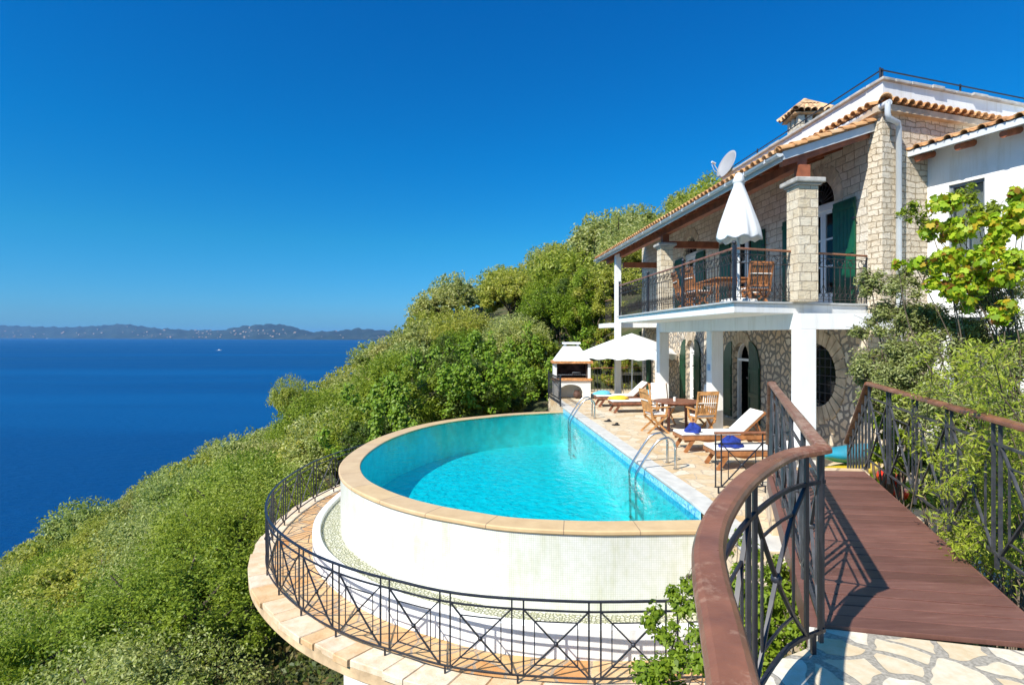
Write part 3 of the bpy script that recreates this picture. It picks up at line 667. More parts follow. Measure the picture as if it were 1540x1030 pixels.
# steps down from the bridge to the terrace
st = thing('stone_steps', 'short flight of pale stone steps at the far end of the footbridge', 'steps', (3.8, 6.9, ZT))
for i in range(4):
    y0 = 6.86+i*.28; z1 = ZD-.02-.195*(i+0)
    if z1 < ZT+.05: break
    mb = MB(); xl, xr = lx(y0), rx(y0); mb.hexa([(xl, y0, ZT-.1), (xr, y0-.12, ZT-.1), (xr+.1, y0+.17, ZT-.1), (xl+.1, y0+.29, ZT-.1), (xl, y0, z1), (xr, y0-.12, z1), (xr+.1, y0+.17, z1), (xl+.1, y0+.29, z1)])
    mb.build('step', M['edge_stone'], st, bevel=.01)

# ---------------- railings with crossed panels
HR = [(-.052, -.012), (-.052, .006), (-.044, .020), (-.03, .027), (.03, .027), (.044, .020), (.052, .006), (.052, -.012), (.036, -.020), (-.036, -.020)]
def bar_along(mb, P, t0, h0, t1, h1, w, dep=None, step=.12):
    n = max(1, int(abs(t1-t0)/step)); pts = [P(t0+(t1-t0)*i/n, h0+(h1-h0)*i/n) for i in range(n+1)]
    for a, b in zip(pts, pts[1:]): mb.beam(a, b+(b-a).normalized()*.002, w, dep or w)
def crossed_railing(root, P, pairs, H, w, hb=.10, h2=.14, gap=.09, handrail=None, mat='iron', top_t=None, foot=True, wide_h2=True, thin=None, hrmat='rail'):
    """pairs: arclengths of the double posts. Each panel between two pairs is a part, so is each double post."""
    thin = thin or w*.6; g = gap/2
    for t in pairs:
        b = MB()
        for s_ in (-g, g):
            if 0 <= t+s_ <= P.len: b.beam(P(t+s_, hb), P(t+s_, H), w, w)
        if foot: b.beam(P(t, 0), P(t, hb), w*1.2, w*1.2)
        b.build('double_post', M[mat], root)
    for nm, hh, ww, dd in (('middle_rail', H-h2, w, w), ('bottom_rail', hb, w, w))+((('top_rail', H, w*2.0, w),) if handrail is None else ()):
        b = MB(); bar_along(b, P, 0, hh, P.len, hh, ww, dd, .1); b.build(nm, M[mat], root)
    if handrail is not None:
        b = MB(); b.sweep([P(t, H+.022) for t in np.linspace(0, P.len, max(2, int(P.len/.05)))], handrail, False); b.build('handrail', M[hrmat], root)
    for a, c in zip(pairs, pairs[1:]):
        b = MB(); a0, c0 = a+g, c-g; z0, z1 = hb, H-h2; m = .17
        bar_along(b, P, a0, z0, c0, z1, w, w*.8); bar_along(b, P, a0, z1, c0, z0, w, w*.8)
        La = c0-a0; zz = z1-z0
        for f in (m, 1-m): b.beam(P(a0+La*f, z0+zz*m), P(a0+La*f, z1-zz*m), thin, thin)
        for f in (m, 1-m): bar_along(b, P, a0+La*m, z0+zz*f, c0-La*m, z0+zz*f, thin, thin)
        cpt = P((a0+c0)/2, (z0+z1)/2); b.sphere(cpt, w*1.5, 8, 6)
        b.build('crossed_panel', M[mat], root)
# round the pool walk
P = Path(resample(offset(ext, 1.40, ZWALK), .08))
# phase so that a double post falls near px 778 on the near side
best = min(range(int(P.len/.01)), key=lambda i: abs((P(i*.01).x/P(i*.01).y*F+CX)-778) if P(i*.01).y < 9 else 1e9)*.01
pitch = .877; t0 = best % pitch; pairs = []
t = t0
while t < P.len-.05: pairs.append(t); t += pitch
r1 = thing('pool_railing', 'long curved black iron railing with crossed panels round the lower pool walk', 'railing', (0, 6.5, ZWALK))
crossed_railing(r1, P, pairs, .98, .019, gap=.135, h2=.115, hb=.11)
# bridge left and right, landing curve
zb = ZD+.0
Pl = Path([V((1.60, 2.95, zb)), V((lx(6.9)-.0+.05, 7.0, zb))])
r2 = thing('bridge_railing', 'iron railing with faded brown handrail on the pool side of the footbridge', 'railing', (2.3, 4.9, ZD))
crossed_railing(r2, Pl, [.05+.84*i for i in range(6)], 1.0, .017, gap=.10, handrail=[(x*.75, z*.9) for x, z in HR], mat='iron_grey', hrmat='rail2')
Pr = Path([V((3.02-.35*2.4, 3.39-2.4*1.0, zb)), V((rx(6.95)+.1, 6.95, zb))])
Pr = Path([V((2.55, 1.55, zb)), V((4.34, 6.95, zb))])
r3 = thing('bridge_railing', 'iron railing with brown handrail on the garden side of the footbridge, shoots growing through it', 'railing', (3.4, 4.5, ZD))
crossed_railing(r3, Pr, [.12+.80*i for i in range(8)], 1.0, .018, gap=.10, handrail=[(x*.8, z*.9) for x, z in HR], mat='iron_grey', hrmat='rail')
# sloping ends beside the steps
for (p0, p1, lab) in ((V((lx(6.9)+.05, 7.0, ZD+1.0)), V((lx(7.9)+.05, 7.9, ZT+.9)), 'short sloping iron stair rail beside the steps, pool side'), (V((4.34, 6.95, ZD+1.0)), V((4.70, 8.0, ZT+.9)), 'short sloping iron stair rail beside the steps, garden side')):
    t = thing('stair_rail', lab, 'railing', (p0.x, p0.y, ZT)); b = MB(); b.sweep([p0+(V((0, 0, .022))), p1+V((0, 0, .022))], HR); b.build('handrail', M['rail2'], t)
    b = MB(); low = V((0, 0, -.88))
    for i in range(8):
        q = p0.lerp(p1, i/7); b.beam(q, q+V((0, 0, -.92)), .02, .02)
    b.beam(p0+V((0, 0, -.15)), p1+V((0, 0, -.15)), .022, .022); b.beam(p0+low, p1+low, .022, .022); b.build('rail_bars', M['iron_grey'], t)
Pc = Path([V((p.x, p.y, ZD)) for p in cpath])
r4 = thing('curved_railing', 'curved iron railing with thick glossy brown handrail in the foreground', 'railing', (.9, 2.0, ZD))
crossed_railing(r4, Pc, [.09, .86, 1.62, 2.38, 3.1], 1.0, .018, gap=.105, handrail=[(x*.82, z*.9) for x, z in HR], mat='iron')
# terrace end rail (near the sun loungers)
Pt = Path([V((3.10, 8.75, ZT)), V((3.98, 8.80, ZT))])
r5 = thing('terrace_railing', 'short black iron railing with thin brown handrail at the near end of the terrace', 'railing', (3.5, 8.75, ZT))
crossed_railing(r5, Pt, [.06, .80], .90, .018, gap=.09, handrail=[(x*.6, z*.7) for x, z in HR], mat='iron')
# gate-like rail at the far pool corner
Pg = Path([V((1.66, 19.6, ZT)), V((1.42, 22.2, ZT))])
r6 = thing('corner_railing', 'black barred iron railing on the far pool corner beside the barbecue', 'railing', (1.5, 21, ZT))
b = MB()
for h in (.12, .24, .86, .98): bar_along(b, Pg, 0, h, Pg.len, h, .03)
for i in range(15): b.beam(Pg(Pg.len*i/14, .05), Pg(Pg.len*i/14, 1.0), .022, .022)
b.build('rail_bars', M['iron'], r6)
for f in (0, 1): b = MB(); b.beam(Pg(Pg.len*f, 0), Pg(Pg.len*f, 1.06), .05, .05); b.build('post', M['iron'], r6)
# far fence
Pf = Path([V((2.9, 24.9, ZT)), V((5.9, 25.6, ZT))])
r7 = thing('far_fence', 'thin dark iron fence with brown rail in front of the yellow green hedge', 'fence', (4.4, 25.2, ZT))
b = MB()
for i in range(22): b.beam(Pf(Pf.len*i/21), Pf(Pf.len*i/21, 1.0), .018, .018)
bar_along(b, Pf, 0, .1, Pf.len, .1, .025); b.build('rail_bars', M['iron'], r7)
b = MB(); bar_along(b, Pf, 0, 1.02, Pf.len, 1.02, .06, .04); b.build('handrail', M['rail2'], r7)

# ================================================================== HOUSE
def W(s, o, z): return V((7.885-.085*s+o, s+.085*o, z))
def hexW(mb, s0, s1, o0, o1, z0, z1): mb.hexa([W(s0, o0, z0), W(s0, o1, z0), W(s1, o1, z0), W(s1, o0, z0), W(s0, o0, z1), W(s0, o1, z1), W(s1, o1, z1), W(s1, o0, z1)])
E0 = W(10.76, 0, 0).to_2d(); ED = V((.949, .316)); EN = V((.316, -.949))
def E(t, n, z): p = E0+ED*t+EN*n; return V((p.x, p.y, z))
def hexE(mb, t0, t1, n0, n1, z0, z1): mb.hexa([E(t0, n1, z0), E(t1, n1, z0), E(t1, n0, z0), E(t0, n0, z0), E(t0, n1, z1), E(t1, n1, z1), E(t1, n0, z1), E(t0, n0, z1)])
SL = .63
house = thing('stone_villa', 'two storey stone villa with white veranda, tiled eaves and green shutters above the pool terrace', 'house', (6.5, 14, ZT))
def arch(c, r, zs): return lambda s: zs+math.sqrt(max(0, r*r-(s-c)**2))
def wall_open(mb, s0, s1, o, z0, z1, ops, depth=.24, n=14):
    cur = s0
    for (a, b, lo, hi) in ops:
        mb.add([W(cur, o, z0), W(a, o, z0), W(a, o, z1), W(cur, o, z1)], [(3, 2, 1, 0)])
        for i in range(n):
            u0 = a+(b-a)*(1-math.cos(PI*i/n))/2; u1 = a+(b-a)*(1-math.cos(PI*(i+1)/n))/2
            mb.add([W(u0, o, hi(u0)), W(u1, o, hi(u1)), W(u1, o, z1), W(u0, o, z1)], [(3, 2, 1, 0)])
            mb.add([W(u0, o, hi(u0)), W(u1, o, hi(u1)), W(u1, o+depth, hi(u1)), W(u0, o+depth, hi(u0))], [(0, 1, 2, 3)])
            if lo is not None:
                mb.add([W(u0, o, z0), W(u1, o, z0), W(u1, o, lo(u1)), W(u0, o, lo(u0))], [(3, 2, 1, 0)])
                mb.add([W(u0, o, lo(u0)), W(u1, o, lo(u1)), W(u1, o+depth, lo(u1)), W(u0, o+depth, lo(u0))], [(3, 2, 1, 0)])
        if lo is None:
            for u in (a, b): mb.add([W(u, o, z0), W(u, o+depth, z0), W(u, o+depth, hi(u)), W(u, o, hi(u))], [(0, 1, 2, 3)])
        cur = b
    mb.add([W(cur, o, z0), W(s1, o, z0), W(s1, o, z1), W(cur, o, z1)], [(3, 2, 1, 0)])
UP = [(12.15, 13.35), (15.6, 16.8), (19.3, 20.5)]
LOW = [(15.74, 16.70, -.65), (19.45, 20.20, -.50), (23.0, 23.9, -.60)]
RW = (12.77, -.86, .70)
mb = MB(); wall_open(mb, 10.76, 25, 0, .40, 4.30, [(a, b, None, arch((a+b)/2, (b-a)/2, 2.86)) for a, b in UP])
mb.build('upper_wall', M['block'], house)
mb = MB(); ops = [(RW[0]-RW[2], RW[0]+RW[2], lambda s: RW[1]-math.sqrt(max(0, RW[2]**2-(s-RW[0])**2)), lambda s: RW[1]+math.sqrt(max(0, RW[2]**2-(s-RW[0])**2)))]
ops += [(a, b, None, arch((a+b)/2, (b-a)/2, z)) for a, b, z in LOW]
wall_open(mb, 10.76, 25, 0, ZT-.05, .40, ops, .26); mb.build('lower_wall', M['rubble'], house)
mb = MB(); hexE(mb, .0, 6, -.3, 0, ZT-.3, 4.28); mb.build('end_wall', M['block_rough'], house)
mb = MB(); hexW(mb, 25, 25.25, .0, 7, ZT-.3, 4.2); mb.build('far_wall', M['block_rough'], house)
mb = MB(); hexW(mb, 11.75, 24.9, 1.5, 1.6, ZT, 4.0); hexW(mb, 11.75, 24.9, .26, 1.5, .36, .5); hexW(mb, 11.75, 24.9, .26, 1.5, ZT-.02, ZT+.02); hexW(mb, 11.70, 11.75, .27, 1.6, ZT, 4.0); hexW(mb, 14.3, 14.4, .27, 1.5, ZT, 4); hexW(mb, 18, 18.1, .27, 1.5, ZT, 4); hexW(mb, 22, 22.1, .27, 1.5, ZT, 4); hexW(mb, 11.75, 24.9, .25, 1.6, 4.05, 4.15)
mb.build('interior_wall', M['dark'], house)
# quoins and voussoirs
def voussoirs(c, r, zs, a0, a1, n, L1, proud=.022, depth=.05):
    mb = MB(); rr = random.Random(int(c*10))
    for i in range(n):
        b0 = a0+(a1-a0)*(i+.07)/n; b1 = a0+(a1-a0)*(i+.93)/n; ln = L1*(1+rr.uniform(-.12, .15)); pts = []
        for o in (.04, -proud-rr.uniform(0, .012)):
            for aa, q in ((b0, r-.002), (b0, r+ln), (b1, r+ln), (b1, r-.002)):
                pts.append(W(c+math.cos(aa)*q, o, zs+math.sin(aa)*q))
        mb.hexa(pts)
    return mb
vm = plain('pale_voussoir_stone', (.62, .52, .38), .9, .25, 5, bmp=.6, bscale=30); vm2 = plain('tan_voussoir_stone', (.50, .41, .29), .9, .3, 4, bmp=.6, bscale=30)
for a, b in UP: voussoirs((a+b)/2, (b-a)/2, 2.86, 0, PI, 15, .30, .006).build('stone_arch', vm, house, bevel=.006)
for a, b, z in LOW:
    mb = voussoirs((a+b)/2, (b-a)/2, z, 0, PI, 13 if b-a > .8 else 11, .30)
    for s_, sg in ((a, -1), (b, 1)):
        zz = ZT; k = 0
        while zz < z-.08:
            h = .145; w_ = .16 if k % 2 else .2
            mb.hexa([W(s_+.002*sg, .05, zz+.01), W(s_+w_*sg, .05, zz+.01), W(s_+w_*sg, -.022, zz+.01), W(s_+.002*sg, -.022, zz+.01), W(s_+.002*sg, .05, zz+h-.01), W(s_+w_*sg, .05, zz+h-.01), W(s_+w_*sg, -.022, zz+h-.01), W(s_+.002*sg, -.022, zz+h-.01)]); zz += h; k += 1
    mb.build('stone_arch', vm2, house, bevel=.006)
voussoirs(RW[0], RW[2], RW[1], 0, 2*PI, 30, .34).build('round_stone_surround', vm2, house, bevel=.006)
# doors
def leafW(mb, s0, s1, o, z0, z1, fw=.07, rails=(.33, .66), th=.04):
    hexW(mb, s0, s0+fw, o, o+th, z0, z1); hexW(mb, s1-fw, s1, o, o+th, z0, z1)
    hexW(mb, s0+fw, s1-fw, o+.002, o+th-.002, z0, z0+fw*3.6); hexW(mb, s0+fw, s1-fw, o+.002, o+th-.002, z1-fw, z1)
    for f in rails: zc = z0+(z1-z0)*f; hexW(mb, s0+fw, s1-fw, o+.004, o+th-.004, zc-.02, zc+.02)
M['frame'] = plain('white_door_paint', (.74, .74, .72), .4, .05, 4)
for i, (a, b) in enumerate(UP):
    mb = MB(); o = .14
    hexW(mb, a, a+.06, o-.04, o+.06, SL, 2.78); hexW(mb, b-.06, b, o-.04, o+.06, SL, 2.78); hexW(mb, a+.0, b-.0, o-.05, o+.07, 2.78, 2.92)
    mid = (a+b)/2; leafW(mb, a+.06, mid-.004, o, SL+.02, 2.78, .085, (.42, .70)); leafW(mb, mid+.004, b-.06, o, SL+.02, 2.78, .085, (.42, .70))
    d = mb.build('balcony_door', M['frame'], house)
    mb = MB(); mb.add([W(a+.08, o+.02, SL+.2), W(b-.08, o+.02, SL+.2), W(b-.08, o+.02, 2.76), W(a+.08, o+.02, 2.76)], [(3, 2, 1, 0)]); mb.build('pane', M['glass'], d)
    mb = MB(); c = (a+b)/2; r = (b-a)/2
    for k in range(13):
        an = PI*k/12; mb.tube([W(c+math.cos(an)*.08, .06, 2.92+math.sin(an)*.08), W(c+math.cos(an)*(r-.01), .06, 2.9+math.sin(an)*(r-.03))], .009, 5)
    for q in (.30, .45): mb.tube([W(c+math.cos(PI*k/14)*r*q/.6, .06, 2.92+math.sin(PI*k/14)*r*q/.6) for k in range(15)], .008, 5)
    mb.build('fanlight_grille', M['iron_brown'], house)
# ground doors
for i, (a, b, z) in enumerate(LOW):
    mb = MB(); o = .16; hexW(mb, a, a+.055, o-.04, o+.06, ZT, z+.02); hexW(mb, b-.055, b, o-.04, o+.06, ZT, z+.02); hexW(mb, a+.055, b-.055, o-.03, o+.05, z-.05, z+.02)
    c = (a+b)/2; r = (b-a)/2
    for k in range(10):
        a0_, a1_ = PI*k/10, PI*(k+1)/10; mb.hexa([W(c+math.cos(x)*q, oo, z+.02+math.sin(x)*q) for oo in (o+.06, o-.04) for x, q in ((a0_, r-.05), (a0_, r), (a1_, r), (a1_, r-.05))])
    if i: leafW(mb, a+.055, b-.055, o, ZT+.02, z-.05, .08, (.3, .5, .72))
    else:
        # inward-opened door with a bare frame edge
        hexW(mb, a+.055, a+.10, o+.06, o+.75, ZT+.02, z-.06)
    d = mb.build('terrace_door', M['frame'], house)
    if i:
        mb = MB(); mb.add([W(a+.1, o+.02, ZT+.25), W(b-.1, o+.02, ZT+.25), W(b-.1, o+.02, z-.08), W(a+.1, o+.02, z-.08)], [(3, 2, 1, 0)]); mb.build('pane', M['glass'], d)
    mb = MB(); hexW(mb, a+.12, b-.1, o+.16, o+.17, ZT+.05, z-.05) if i else hexW(mb, a+.15, a+.62, o+.5, o+.52, ZT+.4, z-.05); mb.build('curtain_board', M['curtain_board'], d)
# round window grille
mb = MB(); c, zc, r = RW
for k in range(-3, 4):
    x = k*.19
    if abs(x) < r: h = math.sqrt(r*r-x*x); mb.tube([W(c+x, .08, zc-h), W(c+x, .08, zc+h)], .011, 5); mb.tube([W(c-h, .075, zc+x), W(c+h, .075, zc+x)], .009, 5)
mb.tube([W(c+math.cos(2*PI*k/32)*(r-.01), .03, zc+math.sin(2*PI*k/32)*(r-.01)) for k in range(33)], .02, 6)
rw = mb.build('round_window', M['iron'], house)
mb = MB(); mb.add([W(c+math.cos(2*PI*k/32)*r, .2, zc+math.sin(2*PI*k/32)*r) for k in range(32)], [tuple(range(31, -1, -1))]); mb.build('pane', M['glass'], rw)
# shutters
def shutter(s0, s1, z0, z1, mat, arched=False, o=-.055, side=1):
    mb = MB(); n = 6; w = (s1-s0); r = w
    for k in range(n):
        a = s0+w*k/n+.003; b = s0+w*(k+1)/n-.003
        if arched:
            f = (lambda s: z1-r*1.25+1.25*math.sqrt(max(0, r*r-((s-s0) if side > 0 else (s1-s))**2)))
            mb.hexa([W(a, o, z0), W(a, o+.03, z0), W(b, o+.03, z0), W(b, o, z0), W(a, o, f(a)), W(a, o+.03, f(a)), W(b, o+.03, f(b)), W(b, o, f(b))])
        else: hexW(mb, a, b, o, o+.03, z0, z1)
    zt = z1-(r*1.25 if arched else 0)
    for f in ((.06, .5, .93)): zc = z0+(zt-z0)*f; hexW(mb, s0+.01, s1-.01, o-.02, o, zc-.05, zc+.05)
    if arched:
        for q in (s0+.01, s1-.05): hexW(mb, q, q+.04, o-.018, o-.001, z0+.1, zt)
    sh = mb.build('shutter', mat, house, bevel=.003)
    mb = MB(); hs = s0 if side > 0 else s1
    for f in (.15, .8): zc = z0+(zt-z0)*f; hexW(mb, hs-.07, hs+.07, o-.03, o-.021, zc-.02, zc+.02)
    mb.build('hinge', M['iron'], sh)
for a, b in UP: shutter(a-.70, a-.02, SL+.04, 2.80, M['green']); shutter(b+.02, b+.70, SL+.04, 2.80, M['green'])
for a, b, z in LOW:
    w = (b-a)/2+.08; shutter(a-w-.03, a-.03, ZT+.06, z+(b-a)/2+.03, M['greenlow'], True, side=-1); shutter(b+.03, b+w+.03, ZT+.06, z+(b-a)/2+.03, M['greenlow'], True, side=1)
# slabs and columns
mb = MB()
A = V((3.92, 10.10)); B_ = V((6.97, 11.12)); Fc = W(17.9, 0, 0).to_2d(); D_ = W(17.9, -3.08, 0).to_2d()
mb.prism([tuple(A), tuple(B_), (W(11.2, -.005, 0).x, W(11.2, -.005, 0).y), (W(17.9, -.005, 0).x, W(17.9, -.005, 0).y), tuple(D_)], .42, SL-.035)
mb.build('balcony_slab', M['stucco'], house, bevel=.01)
mb = MB()
def inset(p, q, e): return p
mb.prism([(3.87, 10.05), (6.99, 11.085), (W(11.2, -.005, 0).x, W(11.2, -.005, 0).y), (W(17.94, -.005, 0).x, W(17.94, -.005, 0).y), (D_.x-.05, D_.y+.03)], SL-.033, SL)
mb.build('balcony_floor_edge', plain('grey_marble_floor_edge', (.48, .48, .45), .5, .12, 4), house)
mb = MB(); hexW(mb, 10.45, 18.15, -1.798, -1.502, .13, .419); hexW(mb, 10.452, 10.748, -1.5, -.0, .13, .419); mb.build('beam', M['stucco'], house)
for s_ in (10.45, 14.15, 17.85):
    mb = MB(); hexW(mb, s_, s_+.3, -1.8, -1.5, ZT-.01, .129); mb.build('column', M['stucco'], house, bevel=.012)
mb = MB(); hexW(mb, 14.22, 14.38, -1.806, -1.801, -.84, -.68); mb.build('house_plaque', plain('pale_blue_plaque', (.30, .45, .62), .4, .3, 30), house)
mb = MB(); hexW(mb, 22.5, 22.72, -1.92, -1.70, ZT-.01, 3.24); mb.build('column', M['stucco'], house, bevel=.01)
mb = MB(); hexW(mb, 23.0, 24.9, -2.02, -.005, .36, .54); mb.build('far_slab', M['stucco'], house)
# pillars with caps
for s_ in (10.42, 17.55):
    mb = MB(); hexW(mb, s_, s_+.38, -1.86, -1.48, SL, 2.72); p = mb.build('stone_pillar', M['pillar'], house, bevel=.012)
    mb = MB(); hexW(mb, s_-.04, s_+.42, -1.90, -1.44, 2.72, 2.76); hexW(mb, s_-.09, s_+.47, -1.95, -1.39, 2.76, 2.85); mb.build('pillar_cap', M['capstone'], p, bevel=.02)
    mb = MB(); hexW(mb, s_+.1, s_+.28, -1.77, -1.57, 2.85, 3.12); mb.build('timber_block', M['beam'], p)
# veranda roof
s_near = lambda o: 10.95+(o)*.231
ZE = 3.28; ZWl = 4.05; OE = -2.12; SF = 24.8
def roofz(o): return ZE+(o-OE)/(-OE)*(ZWl-ZE)
roof = None
mb = MB(); p = []
for dz in (-.05, 0):
    p += [W(s_near(OE), OE, roofz(OE)+dz), W(s_near(0), 0, roofz(0)+dz), W(SF, 0, roofz(0)+dz), W(SF, OE, roofz(OE)+dz)]
mb.hexa(p); roof = mb.build('veranda_roof', plain('brown_roof_boards', (.34, .13, .055), .7, .25, 5, bmp=.2), house)
def half_tile(mb, a, b, r0, r1, up, n=7, th=.014):
    """barrel tile: half tube from a (low end) to b"""
    a, b = V(a), V(b); d = (b-a).normalized(); side = d.cross(up).normalized(); u = side.cross(d); vs = []
    for (c, r) in ((a, r0), (b, r1)):
        for q in (r, r-th):
            for k in range(n+1): t = PI*k/n; vs.append(c+side*(math.cos(t)*q)+u*(math.sin(t)*q))
    m = n+1; fs = []
    for k in range(n): fs += [(k, k+1, 2*m+k+1, 2*m+k), (m+k+1, m+k, 3*m+k, 3*m+k+1), (k+1, k, m+k, m+k+1), (2*m+k, 2*m+k+1, 3*m+k+1, 3*m+k)]
    mb.add(vs, fs, False)
def pan_tile(mb, a, b, r, up, n=6):
    a, b = V(a), V(b); d = (b-a).normalized(); side = d.cross(up).normalized(); u = side.cross(d); vs = []
    for c in (a, b):
        for q in (r, r-.014):
            for k in range(n+1): t = PI+PI*k/n; vs.append(c+side*(math.cos(t)*q)+u*(math.sin(t)*q*.7))
    m = n+1; fs = []
    for k in range(n): fs += [(k, k+1, 2*m+k+1, 2*m+k), (m+k+1, m+k, 3*m+k, 3*m+k+1), (k+1, k, m+k, m+k+1), (2*m+k, 2*m+k+1, 3*m+k+1, 3*m+k)]
    mb.add(vs, fs, False)
upn = V((-(ZWl-ZE)/2.12, 0, 1)).normalized(); rt = random.Random(5)
mb = MB(); s_ = 10.28; 
while s_ < SF:
    nrow = 6
    for k in range(nrow):
        o0 = OE-.10+(2.20)*k/nrow; o1 = o0+2.2/nrow+.05
        if s_ < s_near(max(o0, OE)) + .03: continue
        j = rt.uniform(-.006, .006); zz = .055+rt.uniform(0, .008)
        half_tile(mb, W(s_+j, o0, roofz(o0)+zz+.012), W(s_+j, o1, roofz(o1)+zz-.004), .088, .072, upn)
        if k == 0: pan_tile(mb, W(s_+.11, o0+.02, roofz(o0)+.075), W(s_+.11, o1, roofz(o1)+.07), .075, upn)
    s_ += .215
# verge row following the slanting near end
nv = 8
for k in range(nv):
    o0 = OE-.10+2.22*k/nv; o1 = o0+2.22/nv+.06
    half_tile(mb, W(s_near(o0)-.0, o0, roofz(o0)+.075), W(s_near(o1)-.0, o1, roofz(o1)+.05), .095, .08, upn, 8)
mb.build('roof_tiles', M['terracotta'], roof)
mb = MB(); hexW(mb, s_near(OE)+.02, SF, OE-.03, OE, ZE-.13, ZE+.02); 
pv = [];
for dz in (-.12, .03): pv += [W(s_near(OE-.02)-.03, OE-.02, roofz(OE)+dz), W(s_near(OE-.02), OE-.02, roofz(OE)+dz), W(s_near(0), 0, roofz(0)+dz), W(s_near(0)-.03, 0, roofz(0)+dz)]
mb.hexa(pv); mb.build('fascia', M['greymetal'], roof)
pv = []; mb = MB()
for dz in (.002, .085): pv += [W(s_near(OE)-.02, OE, roofz(OE)+dz), W(s_near(OE)+.16, OE, roofz(OE)+dz), W(s_near(0)+.16, 0, roofz(0)+dz), W(s_near(0)-.02, 0, roofz(0)+dz)]
mb.hexa(pv); mb.build('verge_mortar', M['terracotta'], roof)
mb = MB(); go = OE-.10; n = 8; prev = None; vs = []
for s_ in (s_near(OE)-.06, SF):
    for q in (.062, .055):
        for k in range(n+1): t = PI+PI*k/n; vs.append(W(s_, go+math.cos(t)*q, ZE-.015+math.sin(t)*q))
m_ = n+1
mb.add(vs, [(k, k+1, 2*m_+k+1, 2*m_+k) for k in range(n)]+[(m_+k+1, m_+k, 3*m_+k, 3*m_+k+1) for k in range(n)]+[(0, m_, 3*m_, 2*m_), (m_+n, n, 2*m_+n, 3*m_+n)], True)
mb.add([W(s_near(OE)-.06, go+math.cos(PI+PI*k/n)*.062, ZE-.015+math.sin(PI+PI*k/n)*.062) for k in range(n+1)], [tuple(range(n+1))])
s_ = 10.8
while s_ < 24.6:
    mb.sweep([W(s_, go-.064, ZE-.01), W(s_, go-.07, ZE-.075), W(s_, go, ZE-.09), W(s_, go+.07, ZE-.05), W(s_, go+.09, ZE+.01)], [(-.02, -.004), (.02, -.004), (.02, .004), (-.02, .004)]); s_ += .8
mb.build('gutter', M['greymetal'], roof)
s_ = 11.3; 
while s_ < SF:
    mb = MB(); o0 = min(-.3, max(OE+.02, (s_-10.85)/.231)) if s_ < 10.85 else OE+.02
    mb.beam(W(s_, o0, roofz(o0)-.105), W(s_, 0, roofz(0)-.105), .085, .11); mb.build('rafter', M['beam'], roof); s_ += .62
mb = MB(); mb.beam(W(s_near(OE)+.12, OE+.02, roofz(OE)-.13), W(s_near(-.05)+.12, -.05, roofz(-.05)-.13), .09, .14); mb.build('verge_rafter', M['beam'], roof)
mb = MB(); hexW(mb, 10.62, 24.6, -1.76, -1.58, 3.10, roofz(-1.67)-.16); mb.build('purlin', M['beam'], roof)
for s_ in (17.72, 22.7):
    mb = MB(); hexW(mb, s_-.08, s_+.08, -1.57, -.005, 2.72, 2.92); mb.build('tie_beam', M['beam'], roof)
# plain tiled roof going on up behind, far half
mb = MB(); mb.hexa([W(17.6, -.02, 4.0), W(17.6, 5, 4.0), W(25.2, 5, 4.0), W(25.2, -.02, 4.0), W(17.6, -.02, 4.14), W(17.6, 5, 4.14), W(25.2, 5, 4.14), W(25.2, -.02, 4.14)]); mb.build('upper_roof', M['terracotta'], house)
# cornice of tiles below the parapet
ZC = 4.36
mb = MB(); s_ = 10.9
while s_ < 17.5:
    half_tile(mb, W(s_, -.20, ZC), W(s_, .04, ZC+.06), .085, .075, V((0, 0, 1))); pan_tile(mb, W(s_+.1, -.17, ZC+.02), W(s_+.1, .04, ZC+.06), .06, V((0, 0, 1))); s_ += .20
t = .1
while t < 3.8:
    half_tile(mb, E(t, .20, ZC), E(t, -.05, ZC+.06), .085, .075, V((0, 0, 1))); pan_tile(mb, E(t+.1, .17, ZC+.02), E(t+.1, -.05, ZC+.06), .06, V((0, 0, 1))); t += .20
half_tile(mb, E(-.16, .20, ZC+.01), E(.12, -.08, ZC+.08), .11, .09, V((0, 0, 1)), 8); half_tile(mb, E(-.13, .17, ZC+.06), E(.12, -.08, ZC+.12), .085, .07, V((0, 0, 1)), 8)
mb.build('cornice_tiles', M['terracotta'], house)
mb = MB()
mb.beam(W(10.72, -.06, ZC-.09), W(17.5, -.06, ZC-.09), .14, .12); mb.beam(E(-.02, .06, ZC-.09), E(3.9, .06, ZC-.09), .14, .12)
mb.build('cornice_moulding', plain('tan_cornice_moulding', (.56, .44, .31), .9, .2, 4, bmp=.4), house)
# parapet as one mitred body
def t2(v): return (v.x, v.y)
c_out = t2(E(.03, -.02, 0)); c_in = t2(E(.30, -.27, 0)); P0, P1 = 4.281, 4.82
mb = MB(); mb.hexa([(*c_out, P0), (*c_in, P0), (*t2(W(17.45, .27, 0)), P0), (*t2(W(17.45, .02, 0)), P0), (*c_out, P1), (*c_in, P1), (*t2(W(17.45, .27, 0)), P1), (*t2(W(17.45, .02, 0)), P1)])
mb.hexa([(*c_out, P0), (*t2(E(8, -.02, 0)), P0), (*t2(E(8, -.27, 0)), P0), (*c_in, P0), (*c_out, P1), (*t2(E(8, -.02, 0)), P1), (*t2(E(8, -.27, 0)), P1), (*c_in, P1)])
mb.build('parapet', M['stucco'], house)
mb = MB(); rr = random.Random(9); s_ = 11.18; co_ = [t2(E(-.03, .04, 0)), t2(E(.28, .04, 0)), t2(E(.33, -.31, 0)), t2(W(11.16, .31, 0)), t2(W(11.16, -.04, 0))]; mb.prism(co_, P1+.002, P1+.06)
while s_ < 17.4:
    w = rr.uniform(.35, .6); e = rr.uniform(0, .03); hexW(mb, s_, min(17.5, s_+w-.012), -.04-e, .31, P1+.002, P1+.06+rr.uniform(-.008, .008)); s_ += w
t = .30
